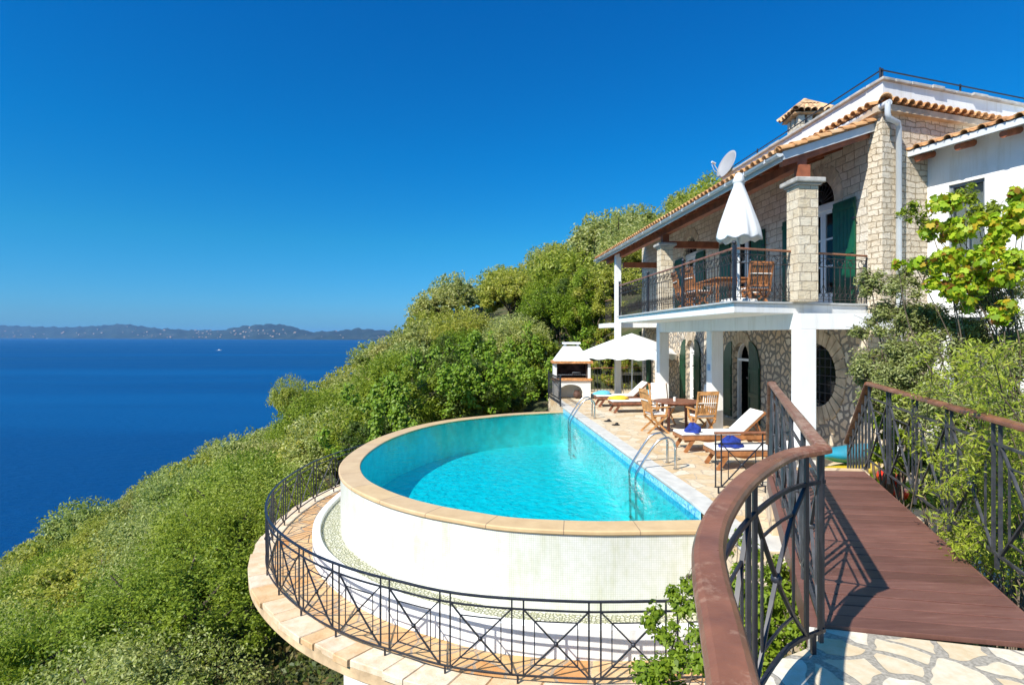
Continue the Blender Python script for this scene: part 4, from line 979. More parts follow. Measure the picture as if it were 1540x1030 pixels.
while t < 8:
    w = rr.uniform(.3, .55); e = rr.uniform(0, .05); hexE(mb, t, t+w-.012, -.31, .04+e, P1+.002, P1+.06+rr.uniform(-.008, .01)); t += w
mb.build('parapet_capping', M['capstone'], house, bevel=.01)
mb = MB(); mb.prism([t2(W(11.1, .26, 0)), t2(E(8, -.26, 0)), t2(W(17.4, 8, 0)), t2(W(17.4, .26, 0))], 4.05, 4.27); mb.build('flat_roof', M['concrete'], house)
# parapet handrail
rail = thing('roof_railing', 'thin black pipe rail running along the top of the white roof parapet', 'railing', tuple(W(10.6, .2, 5.02)))
mb = MB(); c0 = E(.12, -.12, 5.08); mb.tube([W(17.4, .14, 5.05), c0], .014, 6); mb.tube([c0, E(8, -.14, 5.08)], .014, 6); mb.build('pipe', M['iron'], rail)
for q in [E(.09, -.12, 0), E(.16, -.13, 0), W(13.4, .14, 0), W(15.6, .14, 0), W(17.3, .14, 0), E(2.3, -.14, 0), E(4.8, -.14, 0), E(7.2, -.14, 0)]:
    mb = MB(); mb.tube([V((q.x, q.y, P1+.05)), V((q.x, q.y, 5.12))], .018, 6); mb.build('post', M['iron'], rail)
# drain pipe
mb = MB(); q = E(.12, .10, 0)
gp = W(10.95, -.14, 4.20)
mb.tube([E(-.12, .20, 4.30), E(-.12, .20, 4.10), E(-.08, .19, 4.03), E(.22, .13, 4.00), E(.29, .10, 3.93), E(.29, .10, -2.38)], .05, 10); mb.tube([W(17.4, -.26, 4.27), E(-.12, .24, 4.30)], .055, 8); mb.build('drainpipe', M['greymetal'], house)
# stone chimney
ch = W(14.7, .93, 0); chim = MB(); chim.box((ch.x, ch.y, 4.85), (.62, .62, 1.1), -.085); cho = chim.build('chimney', M['block_rough'], house)
mb = MB()
for dx, dy in ((-1, -1), (1, -1), (1, 1), (-1, 1)): mb.box((ch.x+dx*.23, ch.y+dy*.23, 5.51), (.15, .15, .22), -.085)
mb.box((ch.x, ch.y, 5.51), (.12, .62, .218), -.085); mb.box((ch.x, ch.y, 5.51), (.62, .12, .216), -.085); mb.build('vent_stack', M['block'], cho)
mb = MB()
for dx, dy in ((-1, 0), (1, 0), (0, -1), (0, 1)):
    for k in range(-2, 3):
        e = .165*k; base = V((ch.x+(dx*.46 if dx else e), ch.y+(dy*.46 if dy else e), 5.66)); ap = V((ch.x+(dx*.05 if dx else e*.12), ch.y+(dy*.05 if dy else e*.12), 6.03))
        half_tile(mb, base, base.lerp(ap, .55), .088, .07, V((dx*.8, dy*.8, 1)).normalized(), 6); half_tile(mb, base.lerp(ap, .5)+V((0, 0, .02)), ap, .08, .05, V((dx*.8, dy*.8, 1)).normalized(), 6)
for dx, dy in ((-1, -1), (1, -1), (1, 1), (-1, 1)): half_tile(mb, V((ch.x+dx*.46, ch.y+dy*.46, 5.69)), V((ch.x, ch.y, 6.07)), .09, .07, V((0, 0, 1)), 6)
mb.box((ch.x, ch.y, 5.64), (.84, .84, .03), -.085); mb.sphere((ch.x, ch.y, 6.06), .085, 8, 6); mb.build('chimney_cap', plain('pale_weathered_cap_tiles', (.60, .38, .20), .9, .35, 7, bmp=.5), cho)
# satellite dish
dp = at(1096, 248, 17.0); dish = thing('satellite_dish', 'pale grey satellite dish on the roof edge beside the parapet end', 'satellite dish', (dp.x, dp.y, 4.4))
mb = MB(); mb.tube([(dp.x+.1, dp.y, 4.3), (dp.x+.1, dp.y, 5.05)], .03, 8); mb.build('mast', M['greymetal'], dish)
mb = MB(); ax = V((-.88, -.24, .36)).normalized(); s1 = ax.cross(V((0, 0, 1))).normalized(); s2 = s1.cross(ax); rings_ = 6; n = 24; vs = [V((dp.x, dp.y, 5.08))]
for i in range(1, rings_+1):
    r = .40*i/rings_
    for k in range(n): a = 2*PI*k/n; vs.append(V((dp.x, dp.y, 5.08))+s1*math.cos(a)*r+s2*math.sin(a)*r*1.1+ax*(r*r*.55))
fs = [(0, 1+k, 1+(k+1) % n) for k in range(n)]+[(1+(i-1)*n+k, 1+i*n+k, 1+i*n+(k+1) % n, 1+(i-1)*n+(k+1) % n) for i in range(1, rings_) for k in range(n)]
mb.add(vs, fs, True); o = mb.build('reflector', plain('pale_grey_dish_metal', (.34, .34, .34), .5, .05, 3), dish); so = o.modifiers.new('s', 'SOLIDIFY'); so.thickness = .012
mb = MB(); foc = V((dp.x, dp.y, 5.08))+ax*.48-s2*.1; mb.tube([V((dp.x, dp.y, 5.08))-s2*.42+ax*.1, foc-s2*.08], .014, 6); mb.tube([foc-s2*.08, foc+V((-.08, 0, -.1)), foc+V((-.02, 0, -.25)), V((dp.x, dp.y, 5.0))-s2*.35], .008, 5); mb.build('arm', M['greymetal'], dish)
mb = MB(); mb.tube([foc-ax*.05-s2*.06, foc+ax*.08-s2*.06], .035, 8); mb.build('receiver', M['greymetal'], dish)
# balcony railing
bal = thing('balcony_railing', 'ornate black iron balcony railing with scrolls and slim brown handrail', 'railing', (5, 12, SL))
def arcpts(c, r, a0, a1, ud, n=7): return [c+ud*(math.cos(a0+(a1-a0)*k/n)*r)+V((0, 0, math.sin(a0+(a1-a0)*k/n)*r)) for k in range(n+1)]
def ornate(P, posts_at, parent, H=.93):
    for t in posts_at:
        b = MB(); b.beam(P(t, 0), P(t, H+.06), .055, .055); b.sphere(P(t, H+.10), .04, 8, 6); b.build('post', M['iron'], parent)
    b = MB(); b.sweep([P(t, H) for t in np.linspace(0, P.len, 12)], [(x*.55, z*.8) for x, z in HR]); b.build('handrail', M['rail'], parent)
    n = max(2, round(P.len/.13)); w = P.len/n; b = MB()
    for h in (.07, .68, .84): bar_along(b, P, 0, h, P.len, h, .016, .012, .6)
    for i in range(n+1): b.beam(P(i*w, .02), P(i*w, H if i % 2 == 0 else .68), .013, .013)
    for i in range(0, n, 1):
        ud = (P(min(P.len, (i+1)*w))-P(i*w)).normalized(); mid = P((i+.5)*w)
        if i % 2 == 0: b.tube(arcpts(mid+V((0, 0, .76))+ud*w*.5, .07, PI, 3.4*PI, ud, 10), .0065, 4)
        else: b.tube(arcpts(mid+V((0, 0, .82)), .06, PI, 2*PI, ud, 6), .0065, 4)
        b.tube(arcpts(mid+V((0, 0, .15)), .045, -.5*PI, 1.3*PI, ud, 8), .006, 4)
        b.tube([P(i*w, .36), P((i+.5)*w, .2), P((i+1)*w, .36)], .006, 4)
    for i in range(0, n+1, 2): b.sphere(P(i*w, .45), .018, 6, 4)
    b.build('scroll_bars', M['iron_brown'], parent)
fa = V((3.94, 10.13, SL)); fb = V((5.20, 10.55, SL)); Pn = Path([fa, V((5.14, 10.53, SL))]); ornate(Pn, [.0], bal)
Pn2 = Path([V((5.62, 10.70, SL)), V((6.90, 11.14, SL))]); ornate(Pn2, [], bal)
Pd = V((D_.x+.03, D_.y-.02, SL)); Ps = Path([V((3.94, 10.16, SL)), Pd]); ornate(Ps, [2.35, 4.75, Ps.len-.02], bal)
Pq = Path([W(24.0, -1.95, .54), W(23.05, -1.95, .54)]); ornate(Pq, [], bal)

# white wing
WP0 = E(1.18, 0, 0); WD = V((.366, -.9306)); WN = V((-.9306, -.366))
def Wg(t, n, z): return V((WP0.x+WD.x*t+WN.x*n, WP0.y+WD.y*t+WN.y*n, z))
def hexG(mb, t0, t1, n0, n1, z0, z1): mb.hexa([Wg(t0, n0, z0), Wg(t0, n1, z0), Wg(t1, n1, z0), Wg(t1, n0, z0), Wg(t0, n0, z1), Wg(t0, n1, z1), Wg(t1, n1, z1), Wg(t1, n0, z1)])
wing = thing('white_wing', 'white rendered house wing with wavy tiled eaves behind the vine at the right', 'building', (9, 9.5, -2.6))
mb = MB()
wins = [(.38, .98, 1.25, 2.84), (1.62, 2.2, 1.5, 2.75), (.40, 1.0, -1.4, .35)]
# wall pieces around openings
ts = sorted(set([-.2, 5.0]+[w for q in wins for w in q[:2]]))
for a, b in zip(ts, ts[1:]):
    hol = sorted([(q[2], q[3]) for q in wins if q[0] <= a and q[1] >= b]); z = -2.7
    for z0, z1 in hol: hexG(mb, a, b, -.25, 0, z, z0); z = z1
    hexG(mb, a, b, -.25, 0, z, 3.76)
hexG(mb, 4.9, 5.0, -4, -.25, -2.7, 3.6)
mb.build('wall', M['stucco'], wing)
for a, b, z0, z1 in wins:
    mb = MB(); 
    for q in ((a, a+.05, z0, z1), (b-.05, b, z0, z1), (a+.05, b-.05, z0, z0+.05), (a+.05, b-.05, z1-.05, z1), ((a+b)/2-.02, (a+b)/2+.02, z0+.05, z1-.05)): hexG(mb, q[0], q[1], -.10, -.05, q[2], q[3])
    w = mb.build('window', M['grey'], wing); mb = MB(); hexG(mb, a+.04, b-.04, -.085, -.075, z0+.04, z1-.04); mb.build('pane', M['glass'], w)
    mb = MB(); hexG(mb, a+.02, b-.02, -.22, -.20, z0+.02, z1-.02); mb.build('curtain_board', M['stucco_warm'], w)  # pale board added behind the glass to make the panes look lighter
    mb = MB(); hexG(mb, a-.03, b+.03, -.02, .05, z0-.05, z0-.003); mb.build('sill', M['capstone'], w)
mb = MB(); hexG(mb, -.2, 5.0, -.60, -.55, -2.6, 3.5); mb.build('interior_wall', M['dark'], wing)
mb = MB(); pv = []
for dz in (-.05, 0): pv += [Wg(-.1, .50, 3.54+dz), Wg(5.2, .50, 3.54+dz), Wg(5.2, -3.5, 4.74+dz), Wg(-.1, -3.5, 4.74+dz)]
mb.hexa([pv[0], pv[1], pv[2], pv[3], pv[4], pv[5], pv[6], pv[7]]); rfw = mb.build('wing_roof', M['stucco'], wing)
mb = MB(); hexG(mb, -.12, 5.2, .49, .53, 3.44, 3.55); mb.build('eaves_board', M['greymetal'], wing)
upw = (WN.to_3d()*.3+V((0, 0, 1))).normalized()
mb = MB(); t = -.10
while t < 5.1:
    for k in range(3):
        n0 = .58-k*.45; n1 = n0-.5; half_tile(mb, Wg(t, n0, 3.625+(.34-n0)*.302), Wg(t, n1, 3.615+(.34-n1)*.302), .075, .065, upw)
        pan_tile(mb, Wg(t+.135, n0-.01, 3.675+(.34-n0)*.302), Wg(t+.135, n1, 3.67+(.34-n1)*.302), .075, upw)
    t += .27
mb.build('roof_tiles', M['terracotta'], rfw)
for t in (.10, .80, 1.5, 2.2, 2.9):
    mb = MB(); mb.tube([Wg(t, -.1, 3.54), Wg(t, .45, 3.38)], .06, 10); mb.build('rafter', M['beam'], wing)

# ================================================================== BARBECUE
bb = thing('barbecue', 'white masonry barbecue with sloped hood and brick ledges at the far terrace end', 'barbecue', (2.32, 22.4, ZT))
def bxl(mb, x0, x1, y0, y1, z0, z1): mb.box(((x0+x1)/2, (y0+y1)/2, (z0+z1)/2), (x1-x0, y1-y0, z1-z0))
mb = MB(); w = .70; c = .12; zA = .72
# base with arched opening
z0 = 0; bw = [(-w, -.40), (.32, w)]
bxl(mb, -w, -.52, -.45, .4, 0, .70); bxl(mb, .40, w, -.45, .4, 0, .70); bxl(mb, -.52, .40, .3, .4, 0, .70)
n = 12; a_, b2 = -.52, .40
for i in range(n):
    u0 = a_+(b2-a_)*i/n; u1 = a_+(b2-a_)*(i+1)/n; f = lambda u: .26+.30*math.sqrt(max(0, 1-((u-(a_+b2)/2)/.46)**2))
    mb.hexa([(u0, -.45, f(u0)), (u1, -.45, f(u1)), (u1, .3, f(u1)), (u0, .3, f(u0)), (u0, -.45, .70), (u1, -.45, .70), (u1, .3, .70), (u0, .3, .70)])
mb.build('base', M['stucco_warm'], bb, world=False)
mb = MB(); bxl(mb, -w-.06, w+.06, -.52, .42, .702, .79); mb.build('counter', M['brickedge'], bb, world=False, bevel=.01)
mb = MB(); bxl(mb, -w, -w+.10, -.42, .4, .792, 1.36); bxl(mb, w-.10, w, -.42, .4, .792, 1.36); mb.build('side_wall', M['stucco'], bb, world=False)
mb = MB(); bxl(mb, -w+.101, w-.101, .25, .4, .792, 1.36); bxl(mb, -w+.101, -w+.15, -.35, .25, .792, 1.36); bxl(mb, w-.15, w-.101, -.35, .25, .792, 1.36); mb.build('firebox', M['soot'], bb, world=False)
mb = MB(); bxl(mb, -w-.08, w+.08, -.54, .44, 1.362, 1.46); mb.build('hood_ledge', M['brickedge'], bb, world=False, bevel=.01)
mb = MB(); mb.hexa([(-w, -.46, 1.462), (w, -.46, 1.462), (w, .42, 1.462), (-w, .42, 1.462), (-.30, -.15, 2.02), (.30, -.15, 2.02), (.30, .2, 2.02), (-.30, .2, 2.02)]); bxl(mb, -.28, -.20, -.12, .17, 2.02, 2.10); bxl(mb, .20, .28, -.12, .17, 2.02, 2.10); bxl(mb, -.34, .34, -.2, .24, 2.10, 2.18); mb.build('hood', M['stucco'], bb, world=False)
mb = MB()
for i in range(14): mb.tube([(-.5+i*.075, -.4, .93), (-.5+i*.075, .2, .93)], .008, 4)
for y in (-.4, .2): mb.tube([(-.56, y, .925), (.56, y, .925)], .01, 5)
mb.tube([(.0, -.42, .94), (.0, -.46, 1.02), (.3, -.46, 1.02), (.3, -.42, .94)], .012, 5); mb.build('grill_rack', M['grey'], bb, world=False)
pot = MB(); pot.sphere((2.32+.20, 22.15, ZT+.15), .15, 12, 8); pot.tube([(2.52, 22.15, ZT+.24), (2.52, 22.15, ZT+.32)], [.09, .11], 10); tag(pot.build('clay_pot', plain('dark_clay', (.10, .05, .035), .8, .3, 9)), 'dark round clay pot standing in the arched opening under the barbecue', 'pot')

# ================================================================== UMBRELLAS
def closed_umbrella():
    b0 = at(1111, 0, 10.75); base = V((b0.x, b0.y, SL))
    t = thing('closed_umbrella', 'closed white parasol standing on the balcony behind the corner railing post', 'umbrella', tuple(base))
    mb = MB(); mb.tube([(0, 0, .05), (0, 0, 2.40)], .025, 10); mb.build('pole', M['greymetal'], t, world=False)
    mb = MB(); n = 48; prof = [(2.44, .02), (2.43, .05), (2.36, .085), (2.27, .12), (2.25, .10), (2.20, .095), (2.0, .17), (1.75, .25), (1.5, .325), (1.34, .365), (1.22, .385), (1.18, .38)]; vs = []
    for i, (z, r) in enumerate(prof):
        for k in range(n):
            a = 2*PI*k/n; f = min(1, max(0, (2.3-z)/1.0)); q = r*(1+.05*f*math.cos(8*a+.9*math.sin(3*a))+.04*f*math.sin(13*a+z*2)+.03*math.sin(5*a+z*4)); dz = .03*math.cos(8*a+1)*(i >= len(prof)-2)
            vs.append((math.cos(a)*q, math.sin(a)*q, z+dz))
    fs = [(i*n+k, (i+1)*n+k, (i+1)*n+(k+1) % n, i*n+(k+1) % n) for i in range(len(prof)-1) for k in range(n)]
    m0 = len(vs)
    for k in range(n): a = 2*PI*k/n; vs.append((math.cos(a)*.06, math.sin(a)*.06, 1.30))
    fs += [((len(prof)-1)*n+k, m0+k, m0+(k+1) % n, (len(prof)-1)*n+(k+1) % n) for k in range(n)]+[tuple(range(n))]
    mb.add(vs, fs, True); mb.build('canopy', M['canvas'], t, world=False)
    mb = MB(); mb.tube([(0, 0, 0), (0, 0, .06), (0, 0, .10), (0, 0, .3)], [.34, .32, .05, .04], 20); mb.build('base', M['stucco_warm'], t, world=False)
closed_umbrella()
def open_umbrella():
    b0 = at(950, 0, 21.2); t = thing('open_umbrella', 'large open white square parasol shading the far sun loungers', 'umbrella', (b0.x, b0.y, ZT), 0)
    mb = MB(); mb.tube([(0, 0, 0), (.04, 0, 2.5)], .03, 10); mb.build('pole', M['greymetal'], t, world=False)
    R1 = 2.10; n = 16; rz = math.radians(14); vs = []; K = 10
    def pt(f, k):      # k around 0..4*n, straight square edges between corners
        e = k/n; c0 = int(e) % 4; fr = e-int(e); A_ = V((math.cos(rz+PI/2*c0), math.sin(rz+PI/2*c0), 0))*R1; B2 = V((math.cos(rz+PI/2*(c0+1)), math.sin(rz+PI/2*(c0+1)), 0))*R1
        q = A_.lerp(B2, fr)*f; rib = abs(fr-.0) if fr < .5 else abs(1-fr); mid = abs(fr-.5)
        sag = .10*math.sin(PI*f)*min(1, min(rib, mid)*4)
        z = 2.52-.62*f-.10*f*f-sag-(.10*f if q.x > 1 else 0)*max(0, (q.x-1))-.04*math.sin(fr*PI)*0
        return V((q.x, q.y, z))
    tot = 4*n
    for i in range(K+1):
        for k in range(tot): vs.append(pt(max(.001, i/K), k))
    for k in range(tot): p = pt(1, k); vs.append(V((p.x*1.005, p.y*1.005, p.z-.20-.03*math.sin(k*1.6))))
    mb = MB(); mb.add(vs, [(i*tot+k, (i+1)*tot+k, (i+1)*tot+(k+1) % tot, i*tot+(k+1) % tot) for i in range(K+1) for k in range(tot)], False)
    o = mb.build('canopy', M['canvas'], t, world=False)
    for k in range(8):
        a = rz+PI/4*k; rr_ = R1 if k % 2 == 0 else R1*.707; mb = MB(); mb.tube([(.03, 0, 2.34), (math.cos(a)*rr_*.98, math.sin(a)*rr_*.98, 1.74 if k % 2 == 0 else 1.84)], .012, 5); mb.build('rib', M['greymetal'], t, world=False)
    mb = MB(); mb.tube([(0, 0, 0), (0, 0, .08), (0, 0, .10)], [.38, .36, .05], 20); mb.build('base', M['stucco_warm'], t, world=False)
open_umbrella()

# ================================================================== FURNITURE
def sun_lounger(loc, rz, back, label, mat='teak_dark', first=None):
    """x runs from foot (0) to head (1.95)"""
    t = thing('sun_lounger', label, 'sun lounger', loc, rz, 'teak sun loungers beside the pool'); m = M[mat]; hb = 1.28
    mb = MB()
    for y in (-.31, .31): mb.box((1.0, y, .30), (1.96, .035, .075))
    mb.box((.04, 0, .30), (.04, .585, .07)); mb.box((1.96, 0, .30), (.04, .585, .07))
    for i in range(13): mb.box((.12+i*.092, 0, .325), (.07, .58, .018))
    # wavy lower apron
    for y in (-.285, .285):
        pts = [(.05+i*.1, y, .25-.02*math.cos(i*1.2)) for i in range(20)]
        for a, b in zip(pts, pts[1:]): mb.beam(a, b, .02, .05)
    mb.build('frame', m, t, world=False)
    for x, d in ((.22, -.16), (1.65, .16)):
        for y in (-.29, .29): mb = MB(); mb.beam((x-d*.2, y, .28), (x+d, y, 0), .035, .075, V((0, 1, 0)) if False else V((0, 0, 1))); mb.build('leg', m, t, world=False)
    mb = MB(); c, s_ = math.cos(back), math.sin(back); L_ = .68
    def bp(u, v, w): return V((hb+u*c-w*s_, v, .335+u*s_+w*c))
    for y in (-.25, .25): mb.beam(bp(0, y, 0), bp(L_, y, 0), .04, .04)
    for i in range(7): mb.beam(bp(.05+i*.1, -.24, .0), bp(.05+i*.1, .24, .0), .07, .018, V((-s_, 0, c)))
    mb.beam(bp(L_, -.28, 0), bp(L_, .28, 0), .05, .05, V((-s_, 0, c)))
    if back > .2: mb.beam(bp(.45, 0, -.02), (hb+.45*c+.18, 0, .3), .03, .03); mb.beam(bp(.45, -.2, -.02), (hb+.45*c+.15, -.2, .3), .03, .03)
    mb.build('backrest', m, t, world=False)
    mb = MB(); mb.box((.64, 0, .37), (1.27, .56, .055)); ob = mb.build('seat_cushion', M['cushion'], t, world=False, bevel=.022)
    mb = MB(); pts = [bp(0.01, -.28, .02), bp(0.01, .28, .02), bp(L_, .28, .02), bp(L_, -.28, .02)]; up_ = V((-s_, 0, c))*.055; mb.hexa(pts+[p+up_ for p in pts]); mb.build('back_cushion', M['cushion'], t, world=False, bevel=.022)
    return t
sun_lounger((3.50, 12.12, ZT), math.radians(4), math.radians(42), 'teak sun lounger with raised backrest and blue towel, beside the square column', 'teak')
sun_lounger((3.62, 10.55, ZT), math.radians(1), math.radians(4), 'teak sun lounger lying flat behind the short terrace railing, nearest the camera', 'teak')
sun_lounger((3.12, 18.2, ZT), math.radians(5), math.radians(42), 'teak sun lounger with yellow towel at its foot, in front of the parasol pole')
sun_lounger((2.88, 19.75, ZT), math.radians(5), math.radians(42), 'teak sun lounger with pale blue towel, farthest of the four')
def towel(name, label, c, sz, m, seed):
    mb = MB(); n, mm = 16, 9; rr = random.Random(seed); vs = []; ph = [rr.uniform(0, 6) for _ in range(4)]
    for i in range(mm+1):
        a = PI*.5*i/mm
        for k in range(n):
            b = 2*PI*k/n; q = 1+.18*math.sin(3*b+ph[0]+i*.5)+.12*math.sin(5*b+ph[1]-i); vs.append((c[0]+math.sin(a+.02)*math.cos(b)*sz[0]*q, c[1]+math.sin(a+.02)*math.sin(b)*sz[1]*q, c[2]+math.cos(a)*sz[2]*(1+.2*math.sin(4*b+ph[2]))))
    mb.add(vs, [(i*n+k, (i+1)*n+k, (i+1)*n+(k+1) % n, i*n+(k+1) % n) for i in range(mm) for k in range(n)]+[tuple(range(mm*n, mm*n+n))], True)
    return tag(mb.build(name, m), label, 'towel')
towel('folded_towel', 'crumpled royal blue towel on the lounger beside the square column', (3.80, 12.0, -2.0), (.16, .14, .17), M['blue'], 1)
towel('folded_towel', 'crumpled royal blue towel on the lounger behind the terrace railing', (3.98, 10.42, -2.0), (.20, .16, .17), M['blue'], 2)
towel('folded_towel', 'folded yellow towel on the foot of a lounger', (3.42, 18.25, -2.0), (.32, .16, .11), M['yellow'], 3)
towel('folded_towel', 'folded pale blue towel on the foot of the farthest lounger', (3.15, 19.8, -2.0), (.30, .18, .12), M['paleblue'], 4)
towel('folded_towel', 'small pale blue towel at the head of the yellow towel lounger', (4.45, 18.5, -1.88), (.12, .12, .14), M['paleblue'], 6)
# round table and folding armchairs
tb = thing('garden_table', 'round dark teak garden table on the terrace between the columns', 'table', (4.27, 14.75, ZT))
mb = MB(); mb.tube([(0, 0, .715), (0, 0, .745)], .60, 40, smooth=False); mb.build('tabletop', M['teak_dark'], tb, world=False)
mb = MB()
for i in range(4):
    a = PI/4+PI/2*i; b_ = MB(); b_.beam((math.cos(a)*.42, math.sin(a)*.42, .71), (math.cos(a)*.46, math.sin(a)*.46, 0), .055, .055); b_.build('leg', M['teak_dark'], tb, world=False)
for a in (PI/4, 3*PI/4): mb.beam((math.cos(a)*.42, math.sin(a)*.42, .66), (-math.cos(a)*.42, -math.sin(a)*.42, .66), .04, .07)
mb.build('apron', M['teak_dark'], tb, world=False)
cn = MB(); cn.tube([(4.18, 14.7, ZT+.745), (4.18, 14.7, ZT+.85)], .035, 12); tag(cn.build('candle_jar', M['cushion']), 'small white candle jar standing on the round teak table', 'candle jar')
def folding_chair(kind, loc, rz, label, cush=False):
    t = thing('folding_armchair', label, 'chair', loc, rz, kind); m = M['teak_pale']    # faces +x
    lean = .22
    for y in (-.25, .25):
        mb = MB(); mb.beam((-.22, y, .42), (.24, y, 0), .03, .045); mb.build('leg', m, t, world=False)
        mb = MB(); mb.beam((.20, y*.9, .44), (-.30, y*.9, 0), .03, .045); mb.build('leg', m, t, world=False)
        mb = MB(); mb.beam((-.20, y, .64), (.27, y, .66), .05, .025); mb.beam((.20, y, .65), (.16, y, .43), .03, .04); mb.build('armrest', m, t, world=False)
    mb = MB()
    for i in range(8): mb.box((-.18+i*.056, 0, .445), (.045, .46, .016))
    for y in (-.22, .22): mb.box((.01, y, .43), (.45, .025, .04))
    mb.build('seat', m, t, world=False)
    mb = MB()
    def bk(u, y): return V((-.19-u*math.sin(lean), y, .42+u*math.cos(lean)))
    for y in (-.25, .25): mb.beam(bk(-.1, y), bk(.68, y), .035, .045)
    for u, h in ((.64, .09), (.12, .05)): mb.beam(bk(u, -.23), bk(u, .23), .022, h, V((math.sin(lean), 0, 1)))
    for i in range(8): y = -.19+i*.0543; mb.beam(bk(.14, y), bk(.60, y), .032, .012, V((1, 0, 0)))
    mb.build('backrest', m, t, world=False)
    if cush:
        mb = MB(); pts = [bk(.06, -.22)+V((.02, 0, 0)), bk(.06, .22)+V((.02, 0, 0)), bk(.70, .22)+V((.02, 0, 0)), bk(.70, -.22)+V((.02, 0, 0))]; mb.hexa([p for p in pts]+[p+V((.07, 0, .01)) for p in pts]); mb.box((.03, 0, .49), (.46, .46, .07)); mb.build('cushion', M['cushion'], t, world=False, bevel=.02)
    else:
        mb = MB(); mb.beam(bk(.40, -.26)+V((-.012, 0, 0)), bk(.40, .26)+V((-.012, 0, 0)), .02, .02); mb.build('tie_band', M['cushion'], t, world=False)
        mb = MB(); mb.box((.02, 0, .475), (.44, .44, .04)); mb.build('seat_cushion', M['cushion'], t, world=False, bevel=.015)
    return t
G1, G2 = 'folding armchairs round the terrace table', 'folding armchairs on the balcony'
folding_chair(G1, (3.62, 14.40, ZT), math.radians(8), 'pale teak folding armchair on the pool side of the round table, seen from its side')
folding_chair(G1, (4.62, 13.95, ZT), math.radians(100), 'pale teak folding armchair with its back to the camera, beside the square column')
folding_chair(G1, (4.15, 15.75, ZT), math.radians(-80), 'teak folding armchair with white cushion on the far side of the round table', True)
folding_chair(G1, (5.05, 15.2, ZT), math.radians(200), 'teak folding armchair with white cushion on the house side of the round table', True)
# balcony furniture
bt = thing('balcony_table', 'orange teak table on the balcony behind the railing', 'table', (5.15, 13.9, SL))
mb = MB(); mb.box((0, 0, .72), (.95, 1.5, .03)); mb.box((0, 0, .67), (.8, 1.3, .06)); mb.build('tabletop', M['teak'], bt, world=False)
for x in (-.38, .38):
    for y in (-.62, .62): mb = MB(); mb.box((x, y, .32), (.055, .055, .64)); mb.build('leg', M['teak'], bt, world=False)
def balcony_chair(x, y, rz, label):
    t = folding_chair(G2, (x, y, SL), math.radians(rz), label); t.scale = (1, 1, .92)
    for c in t.children:
        if c.name.split('.')[0] in ('backrest', 'seat', 'leg', 'armrest'): c.data.materials[0] = M['teak']
balcony_chair(5.40, 12.75, 95, 'orange teak balcony chair with its back to the camera, right of the closed parasol')
balcony_chair(4.45, 13.6, 10, 'orange teak balcony chair behind the side railing, nearest of two')
balcony_chair(4.42, 14.45, -5, 'orange teak balcony chair behind the side railing, second from the corner')
balcony_chair(5.90, 14.1, 178, 'orange teak balcony chair on the house side of the balcony table')
# drying rack beyond the far column
dr = thing('drying_rack', 'white wire clothes drying rack beside the far slim column', 'drying rack', (4.75, 22.6, ZT)); mb = MB()
for x in (-.42, .42): mb.tube([(x*.9, -.25, 0), (x, 0, .9), (x*.9, .25, 0)], .012, 6); mb.tube([(x, 0, .9), (x*1.05, 0, 1.15)], .01, 6)
for y in (-.06, 0, .06): mb.tube([(-.45, y, .9), (.45, y, .9)], .01, 5)
mb.tube([(-.45, 0, .97), (.45, 0, .97)], .012, 5); mb.build('frame', M['stucco'], dr, world=False)
# pool ladders
def ladder(p0, label):
    t = thing('pool_ladder', label, 'pool ladder', tuple(p0), 0, 'polished steel ladders on the pool edge')
    for y in (-.27, .27):
        pts = [(.30, y, 0), (.30, y, .36)]+[(.30-.16+.16*math.cos(a), y, .36+.20*math.sin(a)) for a in np.linspace(.2, 1.5, 5)]+[(-.02, y, .50), (-.2, y, .26), (-.36, y, .0), (-.42, y, -.14), (-.42, y, -.35), (-.40, y, -1.2)]
        mb = MB(); mb.tube([tuple(q) for q in catmull([V(p) for p in pts], 3)], .022, 10); mb.build('hoop', M['steel'], t, world=False)
        mb = MB(); mb.tube([(.30, y, 0), (.30, y, .012)], .045, 12); mb.build('foot_flange', M['steel'], t, world=False)
    for z in (-.42, -.72, -1.02): mb = MB(); mb.box((-.41, 0, z), (.07, .5, .025)); mb.build('rung', M['steel'], t, world=False)
ladder(V((2.66, 10.62, ZT+.005)), 'polished steel pool ladder, the near one of the two')
ladder(V((2.13, 17.05, ZT+.005)), 'polished steel pool ladder, the far one near the barbecue')
# slippers
for i, (px, y) in enumerate(((914, 634), (926, 639.5))):
    d = 2.4*F/(y-HY); p = at(px, y, d); mb = MB(); mb.sphere((p.x, p.y, ZT+.02), .12, 12, 6, (1, .42, .16)); mb.sphere((p.x+.03, p.y, ZT+.045), .06, 10, 6, (.8, .85, .6))
    tag(mb.build('slipper', M['black']), ['dark slipper lying on the paving, the farther of the pair', 'dark slipper lying on the paving, the nearer of the pair'][i], 'slipper')
